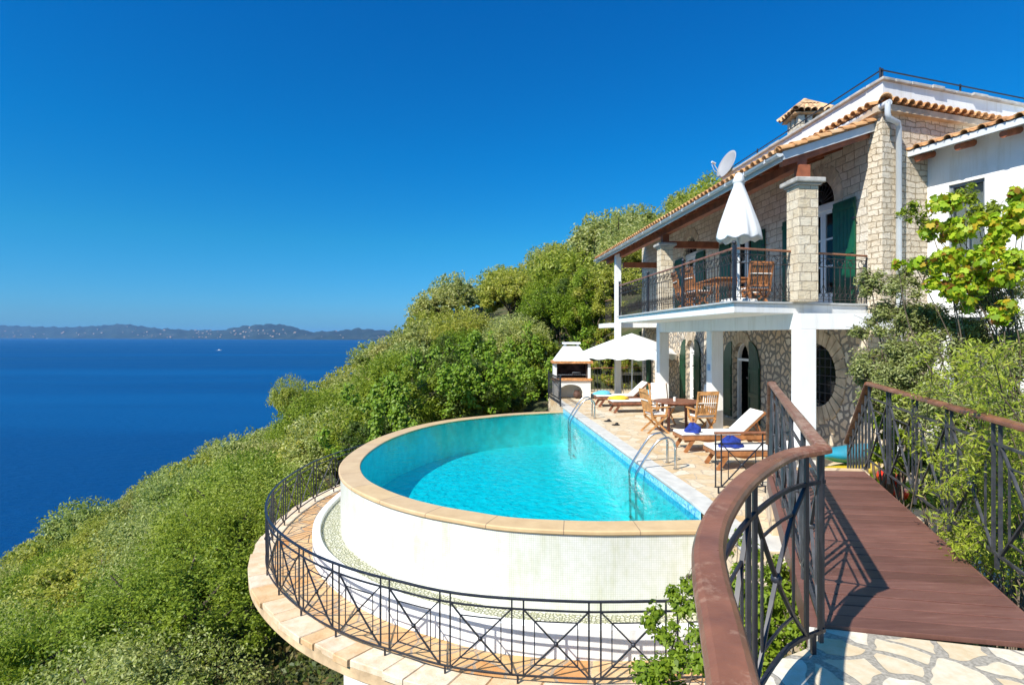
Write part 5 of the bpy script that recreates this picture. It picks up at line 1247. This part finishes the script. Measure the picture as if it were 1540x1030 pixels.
# inflatables and toys near the wall
mb = MB(); c = at(1252, 662, 9.6)
def loaf(mb, c, L_, w, h, rz): 
    vs = []; n = 12; m_ = 14
    for i in range(m_+1):
        f = i/m_; q = max(.05, math.sin(PI*min(.97, max(.03, f)))**.45); bend = .25*(2*f-1)**2
        for k in range(n): a = 2*PI*k/n; x = (f-.5)*L_; y = math.cos(a)*w*.5*q; z = math.sin(a)*h*.5*q+bend*h; vs.append((c[0]+x*math.cos(rz)-y*math.sin(rz), c[1]+x*math.sin(rz)+y*math.cos(rz), c[2]+z))
    mb.add(vs, [(i*n+k, i*n+(k+1) % n, (i+1)*n+(k+1) % n, (i+1)*n+k) for i in range(m_) for k in range(n)]+[tuple(range(n-1, -1, -1)), tuple(range(m_*n, m_*n+n))], True)
loaf(mb, (5.75, 9.75, -2.0), 1.5, .5, .28, .5); tag(mb.build('kayak', M['blueplastic']), 'turquoise kayak lying against the stone wall beyond the bridge', 'kayak')
mb = MB(); loaf(mb, (5.68, 9.6, -2.25), 1.6, .5, .24, .5); tag(mb.build('kayak', M['yellowplastic']), 'yellow kayak under the turquoise one beyond the bridge', 'kayak')
bk_ = thing('toy_bucket', 'small blue and yellow toy bucket on the grass beyond the bridge', 'toy bucket', (4.98, 8.75, ZT)); mb = MB(); mb.tube([(0, 0, 0), (0, 0, .11)], [.07, .085], 14); mb.build('bucket', M['yellowplastic'], bk_, world=False); mb = MB(); mb.tube([(0, 0, .112), (0, 0, .19)], [.09, .07], 14); mb.build('lid', M['blueplastic'], bk_, world=False)
mb = MB(); loaf(mb, (5.55, 8.3, -2.25), .62, .34, .30, 1.2); mb.sphere((5.45, 8.25, -2.02), .17, 12, 8, (1, 1, .8)); tag(mb.build('toy_boat', M['red']), 'bright red plastic toy boat on the ground beyond the bridge railing', 'toy boat')
mb = MB(); mb.tube([(4.6, 5.6, -2.35), (5.1, 5.4, -2.2), (5.8, 5.6, -2.2)], .05, 10); mb.tube([(4.9, 6.0, -2.45), (5.1, 6.3, -1.75), (5.3, 6.2, -1.6)], .04, 10); tag(mb.build('garden_pipe', M['greymetal']), 'grey plastic pipes on the ground under the bushes right of the bridge', 'pipe')
mb = MB(); rr = random.Random(4)
for i in range(16):
    x, y = rr.uniform(3.7, 6), rr.uniform(4.2, 7.0)
    if x < rx(y)+.25: continue
    mb = MB(); mb.sphere((x, y, -2.62), rr.uniform(.12, .26), 9, 6, (1.2, .9, .6)); tag(mb.build('garden_rock', M['concrete'], bevel=0), 'rough tan rock lying on the ground right of the footbridge', 'rock', 'rocks on the ground right of the footbridge')

# ================================================================== FOLIAGE
def trunk_mb(h, r, nl, spread, seed, lean=.3):
    rr = random.Random(seed); mb = MB(); pts = [V((0, 0, -.6))]; x = y = 0
    for i in range(1, 6): x += rr.uniform(-1, 1)*lean*h*.07; y += rr.uniform(-1, 1)*lean*h*.07; pts.append(V((x, y, h*.5*i/5)))
    mb.tube(pts, [r*1.4, r*1.05, r*.95, r*.85, r*.75, r*.6], 8)
    for i in range(nl):
        a = 2*PI*i/nl+rr.uniform(-.4, .4); b0 = pts[rr.choice((3, 4, 5))]; e = V((math.cos(a)*spread*rr.uniform(.5, .9), math.sin(a)*spread*rr.uniform(.5, .9), h*rr.uniform(.62, .92)))
        m_ = b0.lerp(e, .5)+V((rr.uniform(-.2, .2), rr.uniform(-.2, .2), rr.uniform(.0, .25))); mb.tube([b0, b0.lerp(m_, .5)+V((0, 0, .06)), m_, e], [r*.5, r*.38, r*.27, r*.08], 6)
    return mb
def make_tree(name, label, group, h, R_, nclump, nleaf, lsize, seed, mat, trunkmat='bark', flat=.8, low=.25):
    global RNG
    RNG = np.random.default_rng(seed)
    t = thing(name, label, 'tree', (0, 0, 0), 0, group)
    trunk_mb(h, .06*R_+.05, 6, R_, seed).build('trunk', M[trunkmat], t, world=False)
    d = unit(RNG.normal(size=(nclump, 3))); d[:, 2] = np.abs(d[:, 2])*1.1-.35; rad = .50+.42*RNG.random(nclump)
    rad = np.where(RNG.random(nclump) < .75, .72+.28*RNG.random(nclump), rad); cen = d*rad[:, None]*np.array([R_, R_, h*(1-low)*.5])*(1+.12*np.sin(d[:, 0]*3+seed)[:, None])+np.array([0, 0, h*(low+(1-low)*.48)])
    cr = R_*(.11+.20*RNG.random(nclump)**1.5)
    pos, nrm = clump_leaves(cen, cr*.85, nleaf, .45, flat, .75)
    keep = pos[:, 2] > h*.08; pos, nrm = pos[keep], nrm[keep]
    # sprays poking out of the crown
    k = nleaf//7; di = unit(RNG.normal(size=(k//12+1, 3))); di[:, 2] = np.abs(di[:, 2])
    tips = di*np.array([R_*1.02, R_*1.02, h*(1-low)*.52])+np.array([0, 0, h*(low+(1-low)*.48)]); idx = np.repeat(np.arange(len(tips)), 12); p2 = tips[idx]*(1)+di[idx]*RNG.uniform(-.12, .16, (len(idx), 1))*R_+RNG.normal(size=(len(idx), 3))*.07*R_*.6
    pos = np.concatenate([pos, p2]); nrm = np.concatenate([nrm, unit(RNG.normal(size=p2.shape)+np.array([0, 0, .5]))])
    leafmesh('crown', pos, nrm, lsize*(.7+.6*RNG.random(len(pos))), M[mat], .46, parent=t)
    return t
near_protos = [make_tree('olive_tree', 'broad olive tree on the steep slope below the pool walk', 'olive trees close below the pool walk', 3.7, 2.0, 56, 44000, .08, 100+i, m) for i, m in enumerate(['olive', 'olive_fine', 'bushleaf', 'olive_fine'])]
mid_protos = [make_tree('olive_tree', 'olive tree on the wooded hillside left of the pool', 'olive trees on the middle hillside', 4.6, 2.5, 64, 24000, .16, 200+i, m) for i, m in enumerate(['olive', 'olive_fine', 'olive', 'bushleaf'])]
far_protos = [make_tree('olive_tree', 'olive tree on the upper hillside running up behind the house', 'olive trees on the far hillside', 5.4, 2.9, 46, 13000, .27, 300+i, m) for i, m in enumerate(['olive', 'olive_fine', 'olive_fine', 'olive'])]
used = set(); rr = random.Random(21); count = 0; placed = []
def ring_out(x, y): # distance from pool centre line in 'offset' metres, rough
    return min((V((x, y, 0))-p).length for p in pc[::4])
def ok_spot(x, y, R_):
    if y < 2.5 and x > -3: return False
    if x > .2 and y < 25.5+R_*.5 and x < 25: return False
    if x > 5 and y < 27+R_: return False
    if -6 < x < 3 and 5 < y < 21.5:
        inside = x > -3 and 7.9 < y < 19
        if inside or ring_out(x, y) < 1.7+R_*.55: return False
    if -2.5 < x < 3 and y < 8: return False
    return True
cand = []
for band, (y0, y1, sp) in enumerate(((3.5, 24, 3.2), (24, 48, 4.4), (48, 92, 5.9))):
    y = y0
    while y < y1:
        x = -1.02*y-6
        while x < .42*y+2:
            jx, jy = x+rr.uniform(-.42, .42)*sp, y+rr.uniform(-.42, .42)*sp; cand.append((band, jx, jy)); x += sp
        y += sp*.92
n_by = [0, 0, 0]
for band, x, y in cand:
    protos = (near_protos, mid_protos, far_protos)[band]; R0 = (2.0, 2.5, 2.9)[band]; h0_ = (3.7, 4.6, 5.4)[band]
    if not ok_spot(x, y, R0): continue
    z = terrain(x, y); 
    if z < -55: continue
    top = z+h0_; px = CX+x/y*F; py = HY-top/y*F
    rl = 330-(px-930)*.43 if px > 930 else -999
    if px > 1095 or (px > 930 and py < rl-14): continue
    if px < -140 or px > 1260 or py > 1150 or py < -100: continue
    if band == 2 and (z-terrain(x*.93, y*.93) < -6): continue
    i = rr.randrange(len(protos)); src = protos[i]
    if (band, i) in used: o = copy_tree(src)
    else: o = src; used.add((band, i))
    s_ = rr.choice((rr.uniform(.55, .8), rr.uniform(.8, 1.05), rr.uniform(1.0, 1.22)))
    if band == 0 and y < 13: s_ *= .92
    if band == 2: s_ = min(1.02, max(.72, s_))
    if band == 1: s_ = min(s_, 1.0)*.92
    o.location = (x, y, z-.35); o.rotation_euler = (rr.uniform(-.1, .1), rr.uniform(-.1, .1), rr.uniform(0, 6.28)); o.scale = (s_*rr.uniform(.9, 1.12), s_*rr.uniform(.9, 1.12), s_*rr.uniform(.85, 1.12)); n_by[band] += 1
    if band == 0: o['label'] = 'broad olive tree on the steep slope below the pool walk'
print('TREES', n_by, sum(n_by))
# lone tree standing clear on the ridge above the water
lone = copy_tree(mid_protos[0]); p = at(432, 600, 40); lone.location = (p.x, p.y, p.z-3.0); lone.scale = (.52, .52, .95); relabel(lone, 'small olive tree standing clear of the slope against the blue water'); lone['group'] = ''; del lone['group']
# undergrowth
RNG = np.random.default_rng(5)
pts = []
while len(pts) < 65000:
    y = 3+abs(RNG.normal())*16; x = RNG.uniform(-1.0*y-3, 4)
    if y > 60: continue
    if (x > .3 and y < 25): continue
    if -3.6 < x < 3 and 6 < y < 20 and (x > -3 and y > 7): continue
    pts.append((x, y, terrain(x, y)+RNG.random()*.7*(.4+.6*abs(math.sin(x*.9)*math.cos(y*.8)))))
pos = np.array(pts); leaf = leafmesh('undergrowth', pos, unit(RNG.normal(size=pos.shape)+np.array([0, 0, .9])), .055+.013*pos[:, 1]*RNG.random(len(pos)), M['under'], .5)
tag(leaf, kind='stuff')
# bushes made of a set of leafy masses with stems running to them
def bush(name, label, cat, base, masses, nleaf, lsize, mat, seed, aspect=.45, shape='diamond', shell=.25, stems=True, stem_r=.014, nsub=5, droop=0, spread=.5, group=None, up=.5):
    global RNG
    RNG = np.random.default_rng(seed); rr = random.Random(seed); base = V(base); t = thing(name, label, cat, tuple(base), 0, group)
    cen = []; rad = []
    for (c, r) in masses:
        for _ in range(nsub):
            dd = V((rr.gauss(0, 1), rr.gauss(0, 1), rr.gauss(0, 1)*.8)).normalized()*rr.uniform(.1, 1)**.6*r; cen.append(V(c)+dd); rad.append(r*rr.uniform(.22, .42)*spread/.5)
    C_ = np.array([tuple(c-base) for c in cen]); R2 = np.array(rad); pos, nrm = clump_leaves(C_, R2, nleaf, shell, .9, up)
    leafmesh('leaves', pos, nrm, lsize*(.6+.7*RNG.random(len(pos))), M[mat], aspect, shape, t, droop)
    if stems:
        mb = MB()
        for mi, (mc, mr_) in enumerate(masses):
            a = base+V((rr.uniform(-.12, .12), rr.uniform(-.12, .12), 0)); c = V(mc); q1 = a.lerp(c, .35)+V((rr.uniform(-.2, .2), rr.uniform(-.2, .2), rr.uniform(-.1, .1))); m_ = a.lerp(c, .7)+V((rr.uniform(-.2, .2), rr.uniform(-.2, .2), rr.uniform(0, .2))); pp = catmull([a, q1, m_, c], 5)
            mb.tube(pp, [stem_r*(1-.7*i/(len(pp)-1)) for i in range(len(pp))], 5)
        for ci, (c, r) in enumerate(zip(cen, rad)):
            m_ = V(masses[ci//nsub][0]); k_ = m_.lerp(c, .5)+V((rr.gauss(0, 1), rr.gauss(0, 1), rr.gauss(0, 1)))*.04; mb.tube([m_, k_, c], [stem_r*.3, stem_r*.25, stem_r*.15], 4)
            for _ in range(4): e = c+V((rr.gauss(0, 1), rr.gauss(0, 1), rr.gauss(0, 1)))*r*.75; mb.tube([c, e], [stem_r*.16, stem_r*.1], 3)
        mb.build('stems', M['twig'], t)
    return t
# vine-hung bushes behind the far rim of the pool
rr = random.Random(12)
for i, (px, y, d, r) in enumerate([(585, 640, 19.5, 1.2), (640, 590, 21, 1.5), (700, 575, 22, 1.5), (750, 580, 23, 1.4), (800, 560, 25.6, 1.4), (660, 545, 26, 1.6), (735, 535, 27, 1.6), (800, 520, 28, 1.6)]):
    c = at(px, y, d); ms = [((c.x+rr.uniform(-.8, .8), c.y+rr.uniform(-.5, .5), c.z+rr.uniform(-.5, .4)-.1), r*rr.uniform(.6, .85)) for _ in range(4)]+[((c.x, c.y, c.z-1.3), r)]
    t = bush('vine_covered_bush', ['dark bush at the far left end of the pool rim, bright vine shoots on it', 'dark bush behind the pool rim with bright trailing vine, second from the left', 'dark bush hung with bright vine behind the middle of the far pool rim', 'dark bush hung with bright vine left of the barbecue, close behind the rim', 'dark bush hung with bright vine directly left of the barbecue', 'vine hung bush above and behind the far pool rim, left one', 'vine hung bush above the far pool rim, middle one', 'vine hung bush above and left of the barbecue roof'][i], 'bush', (c.x, c.y, terrain(c.x, c.y)-.2), ms, 16000, .13, ['darkleaf', 'bushleaf', 'darkleaf'][i % 3], 400+i, stem_r=.04, nsub=7)
    # bright vine hanging over its front
    RNG = np.random.default_rng(500+i); cc = []; rd = []
    for _ in range(11):
        x0 = c.x+RNG.normal()*r*.55; z0 = c.z+RNG.uniform(-.1, .95)*r*.75; y0 = c.y-r*.85-RNG.random()*.25
        for k in range(RNG.integers(3, 10)): cc.append((x0+RNG.normal()*.05*k-t.location.x, y0+.015*k-t.location.y, z0-.15*k-t.location.z)); rd.append(.15+RNG.random()*.10)
    cc = np.array(cc); rd = np.array(rd); pos, nrm = clump_leaves(cc, rd, 2600 if i < 5 else 1900, .5, .8, .3); leafmesh('hanging_vine', pos, unit(nrm+np.array([-.3, -.5, .3])), .11*(.7+.6*RNG.random(len(pos))), M['brightvine'], .8, 'diamond', t)
for i, (px, y, d) in enumerate([(905, 525, 26.5), (940, 530, 26.8), (975, 540, 27), (915, 575, 26.3), (955, 580, 26.5)]):
    c = at(px, y, d)
    bush('hedge_bush', ['yellow green creeper bush beside the parasol, upper left of the far fence', 'yellow green creeper bush over the middle of the far fence, top row', 'yellow green creeper bush next to the house end wall, top row', 'yellow green creeper bush low behind the far fence, left of the slim column', 'yellow green creeper bush low behind the far fence, right of the slim column'][i], 'bush', (c.x, c.y, ZT-.2), [((c.x+dx, c.y, c.z+dz), .62) for dx, dz in ((-.3, .2), (.4, .1), (0, -.4), (.2, .5))], 9000, .12, 'hedge', 600+i, aspect=.42, stem_r=.02, droop=.9, nsub=6)
for i, (px, y, d) in enumerate([(868, 500, 28.5), (905, 470, 29), (840, 470, 30), (885, 440, 31)]):
    c = at(px, y, d); bush('slope_bush', ['dense green bush on the slope just above the barbecue hood', 'dense green bush on the slope left of the far balcony end', 'dense green bush on the slope, upper left of the barbecue', 'dense green bush on the slope below the eave end of the villa'][i], 'bush', (c.x, c.y, terrain(c.x, c.y)-.2), [((c.x+dx, c.y+dy, c.z+dz), .95) for dx, dy, dz in ((-.6, 0, .2), (.6, .2, .1), (0, 0, -.8), (.2, .3, .8))], 12000, .13, ['bushleaf', 'olive', 'darkleaf', 'bushleaf'][i], 650+i, aspect=.45, stem_r=.04, nsub=8)
# garden side: the tall grey-green shrub, the vine, the shoots
def Pm(px, y, d, r): c = at(px, y, d); return ((c.x, c.y, c.z), r)
bush('tall_shrub', 'tall airy grey green shrub in front of the stone house corner', 'shrub', (5.0, 7.7, -2.6), [Pm(1310, 430, 8.0, .22), Pm(1345, 470, 7.9, .36), Pm(1335, 530, 7.8, .34), Pm(1395, 480, 7.8, .36), Pm(1370, 560, 7.6, .42), Pm(1300, 560, 7.8, .24), Pm(1330, 600, 7.4, .34), Pm(1420, 540, 7.4, .45), Pm(1400, 615, 7.1, .4), Pm(1292, 500, 8.1, .14), Pm(1360, 420, 8.0, .2), Pm(1395, 400, 7.9, .2)], 44000, .05, 'greyleaf', 701, .42, stem_r=.022, nsub=11, spread=.66)
bush('tall_shrub', 'dense grey green shrub against the white wing, at the right edge', 'shrub', (6.0, 6.9, -2.6), [Pm(1480, 500, 7.3, .42), Pm(1530, 560, 7.0, .42), Pm(1470, 580, 7.0, .5), Pm(1530, 640, 6.6, .5), Pm(1450, 660, 6.5, .45), Pm(1500, 700, 6.2, .5), Pm(1520, 430, 7.4, .3), Pm(1480, 450, 7.5, .3), Pm(1440, 620, 6.9, .4), Pm(1505, 520, 7.2, .4), Pm(1420, 500, 7.6, .3), Pm(1520, 770, 5.8, .5), Pm(1440, 720, 6.2, .35)], 46000, .052, 'greyleaf', 702, .42, stem_r=.022, nsub=11, spread=.66)
bush('green_shrub', 'low green leafy shrub behind the bridge railing by the red toy boat', 'shrub', (4.9, 6.9, -2.6), [Pm(1330, 640, 7.3, .3), Pm(1360, 665, 7.2, .35), Pm(1390, 690, 7.0, .32), Pm(1345, 610, 7.4, .25), Pm(1420, 700, 6.8, .35)], 9000, .07, 'bushleaf', 703, .5, stem_r=.015, nsub=7)
bush('grape_vine', 'grape vine with large yellow green and rusty leaves before the white wing', 'vine', (6.35, 7.0, -2.5), [Pm(1425, 305, 7.2, .16), Pm(1440, 350, 7.2, .20), Pm(1400, 345, 7.2, .12), Pm(1410, 390, 7.1, .17), Pm(1455, 400, 7.0, .22), Pm(1430, 430, 7.0, .20), Pm(1375, 398, 7.2, .10), Pm(1480, 370, 7.0, .18), Pm(1500, 420, 6.9, .2), Pm(1530, 340, 6.9, .2), Pm(1525, 390, 6.8, .16), Pm(1460, 450, 6.9, .16), Pm(1515, 465, 6.8, .16), Pm(1350, 398, 7.3, .07), Pm(1535, 300, 7.0, .14), Pm(1500, 360, 7.0, .16), Pm(1470, 330, 7.1, .12)], 4600, .085, 'grape', 704, .9, 'lobed', .1, nsub=7, stem_r=.014, spread=.85, up=.2)
bush('ash_branch', 'feathery green branch tips rising above the grape vine', 'branch', (6.3, 7.1, 0), [Pm(1450, 290, 7.4, .15), Pm(1365, 320, 7.4, .12), Pm(1470, 320, 7.3, .15), Pm(1395, 335, 7.4, .12), Pm(1500, 310, 7.3, .12)], 1500, .075, 'bushleaf', 705, .35, nsub=8, stem_r=.008, spread=.9, shell=0)
# arching shoots growing through the garden-side railing
RNG = np.random.default_rng(77); rr = random.Random(77)
sh = thing('willowy_shrub', 'shrub with long yellow green shoots leaning through the bridge railing', 'shrub', (4.1, 4.6, -2.6)); mb = MB(); P_ = []; N_ = []
for i in range(120):
    b0 = V((4.0+rr.uniform(-.3, .9), 4.7+rr.uniform(-.9, 1.0), -2.55)); top = at(rr.uniform(1400, 1570), rr.uniform(520, 860), rr.uniform(4.1, 5.6)); top.x = max(top.x, 3.15+.33*(top.y-3.4)-(.12 if rr.random() < .25 else -.05)); e = top+V((-rr.uniform(.1, .42), -rr.uniform(0, .2), rr.uniform(-.2, .1))); pp = catmull([b0, b0.lerp(top, .6)+V((.12, .1, .1)), top, e], 6)
    mb.tube(pp, [.007*(1-.8*k/(len(pp)-1)) for k in range(len(pp))], 4)
    for k in range(6, len(pp)):
        for _ in range(9): q = pp[k]+V((rr.gauss(0, .03), rr.gauss(0, .03), rr.gauss(0, .03))); P_.append(tuple(q-V((4.1, 4.6, -2.6)))); N_.append((rr.gauss(0, 1), rr.gauss(0, 1), rr.gauss(0, 1)+.4))
leafmesh('leaves', np.array(P_), unit(np.array(N_)), .052*(.6+.7*RNG.random(len(P_))), M['shoot'], .24, parent=sh); mb.build('stems', M['twig'], sh)
# bush below the curved railing
bush('leafy_bush', 'glossy green leafy bush under the curved railing in front of the pool wall', 'bush', (1.25, 4.1, -4.6), [Pm(1030, 900, 3.7, .16), Pm(1015, 960, 3.5, .2), Pm(1040, 1020, 3.2, .25), Pm(1130, 900, 3.9, .24), Pm(1170, 940, 3.8, .22), Pm(1120, 960, 3.7, .26), Pm(1180, 890, 4.2, .24), Pm(1150, 860, 4.3, .2), Pm(1085, 880, 4.0, .18), Pm(1000, 1010, 3.4, .2), Pm(1035, 865, 3.9, .12), Pm(1190, 960, 4.0, .25), Pm(1110, 820, 4.4, .12), Pm(1140, 1000, 3.6, .22), Pm(1195, 900, 4.2, .22)], 16000, .042, 'bushleaf', 801, .55, stem_r=.010, nsub=7, spread=.52, shell=.1)
# grass beyond the bridge
RNG = np.random.default_rng(90); n = 5000; pos = np.stack([RNG.uniform(4.6, 6.3, n), RNG.uniform(8.0, 9.6, n), ZT+RNG.random(n)*.10], 1); pos = pos[(pos[:, 0] > 4.75)]
g = leafmesh('grass', pos, unit(RNG.normal(size=pos.shape)+np.array([0, 0, .3])), .08+.05*RNG.random(len(pos)), M['brightvine'], .3); tag(g, kind='stuff')

# ================================================================== HAZE
mb = MB(); mb.hexa([(-46000, -2600, SEA-2), (46000, -2600, SEA-2), (46000, 46000, SEA-2), (-46000, 46000, SEA-2), (-46000, -2600, 470), (46000, -2600, 470), (46000, 46000, 470), (-46000, 46000, 470)])
hm = bpy.data.materials.new('haze'); hm.use_nodes = True; hn = hm.node_tree; hn.nodes.remove(hn.nodes['Principled BSDF']); pvn = hn.nodes.new('ShaderNodeVolumePrincipled')
pvn.inputs['Color'].default_value = (.24, .56, 1, 1); pvn.inputs['Density'].default_value = HAZE; pvn.inputs['Anisotropy'].default_value = 0
hn.links.new(pvn.outputs[0], [n for n in hn.nodes if n.type == 'OUTPUT_MATERIAL'][0].inputs['Volume']); tag(mb.build('haze', hm), kind='stuff')

# ================================================================== CAMERA, LIGHT, SKY
cam = bpy.data.cameras.new('camera'); co = bpy.data.objects.new('camera', cam); C.objects.link(co); S.camera = co
co.location = (0, 0, 0); co.rotation_euler = (PI/2, 0, 0); cam.sensor_width = 36; cam.lens = F/1540*36; cam.shift_y = -(515-HY)/1540; cam.clip_start = .05; cam.clip_end = 200000
SD = V((.723, .690, -.948)).normalized()      # direction light travels
sl = bpy.data.lights.new('sun', 'SUN'); sl.energy = 4.4; sl.angle = math.radians(.53); sl.color = (1, .955, .88)
so = bpy.data.objects.new('sun', sl); C.objects.link(so); so.rotation_euler = SD.to_track_quat('-Z', 'Y').to_euler(); so.location = (0, 0, 50)
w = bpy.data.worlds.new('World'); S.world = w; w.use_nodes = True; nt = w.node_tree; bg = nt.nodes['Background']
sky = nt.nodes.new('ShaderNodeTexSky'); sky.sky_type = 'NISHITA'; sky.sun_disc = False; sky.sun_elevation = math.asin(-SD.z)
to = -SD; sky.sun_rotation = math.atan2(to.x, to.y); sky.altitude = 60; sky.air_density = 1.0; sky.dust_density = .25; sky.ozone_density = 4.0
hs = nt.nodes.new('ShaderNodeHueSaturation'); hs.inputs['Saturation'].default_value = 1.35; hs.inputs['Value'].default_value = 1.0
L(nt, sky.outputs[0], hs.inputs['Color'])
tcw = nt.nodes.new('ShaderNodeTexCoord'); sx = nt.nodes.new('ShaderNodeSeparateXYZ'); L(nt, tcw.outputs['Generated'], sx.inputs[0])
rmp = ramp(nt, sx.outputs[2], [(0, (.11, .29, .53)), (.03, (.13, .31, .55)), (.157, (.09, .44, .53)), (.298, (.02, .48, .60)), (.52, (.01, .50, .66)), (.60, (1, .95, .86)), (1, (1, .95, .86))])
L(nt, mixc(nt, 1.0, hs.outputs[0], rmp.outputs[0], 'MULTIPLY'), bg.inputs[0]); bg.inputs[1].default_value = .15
S.view_settings.view_transform = 'Standard'; S.view_settings.look = 'None'; S.view_settings.exposure = .65; S.view_settings.gamma = 1
S.render.engine = 'CYCLES'; S.cycles.max_bounces = 8; S.cycles.transparent_max_bounces = 16; S.cycles.use_denoising = True
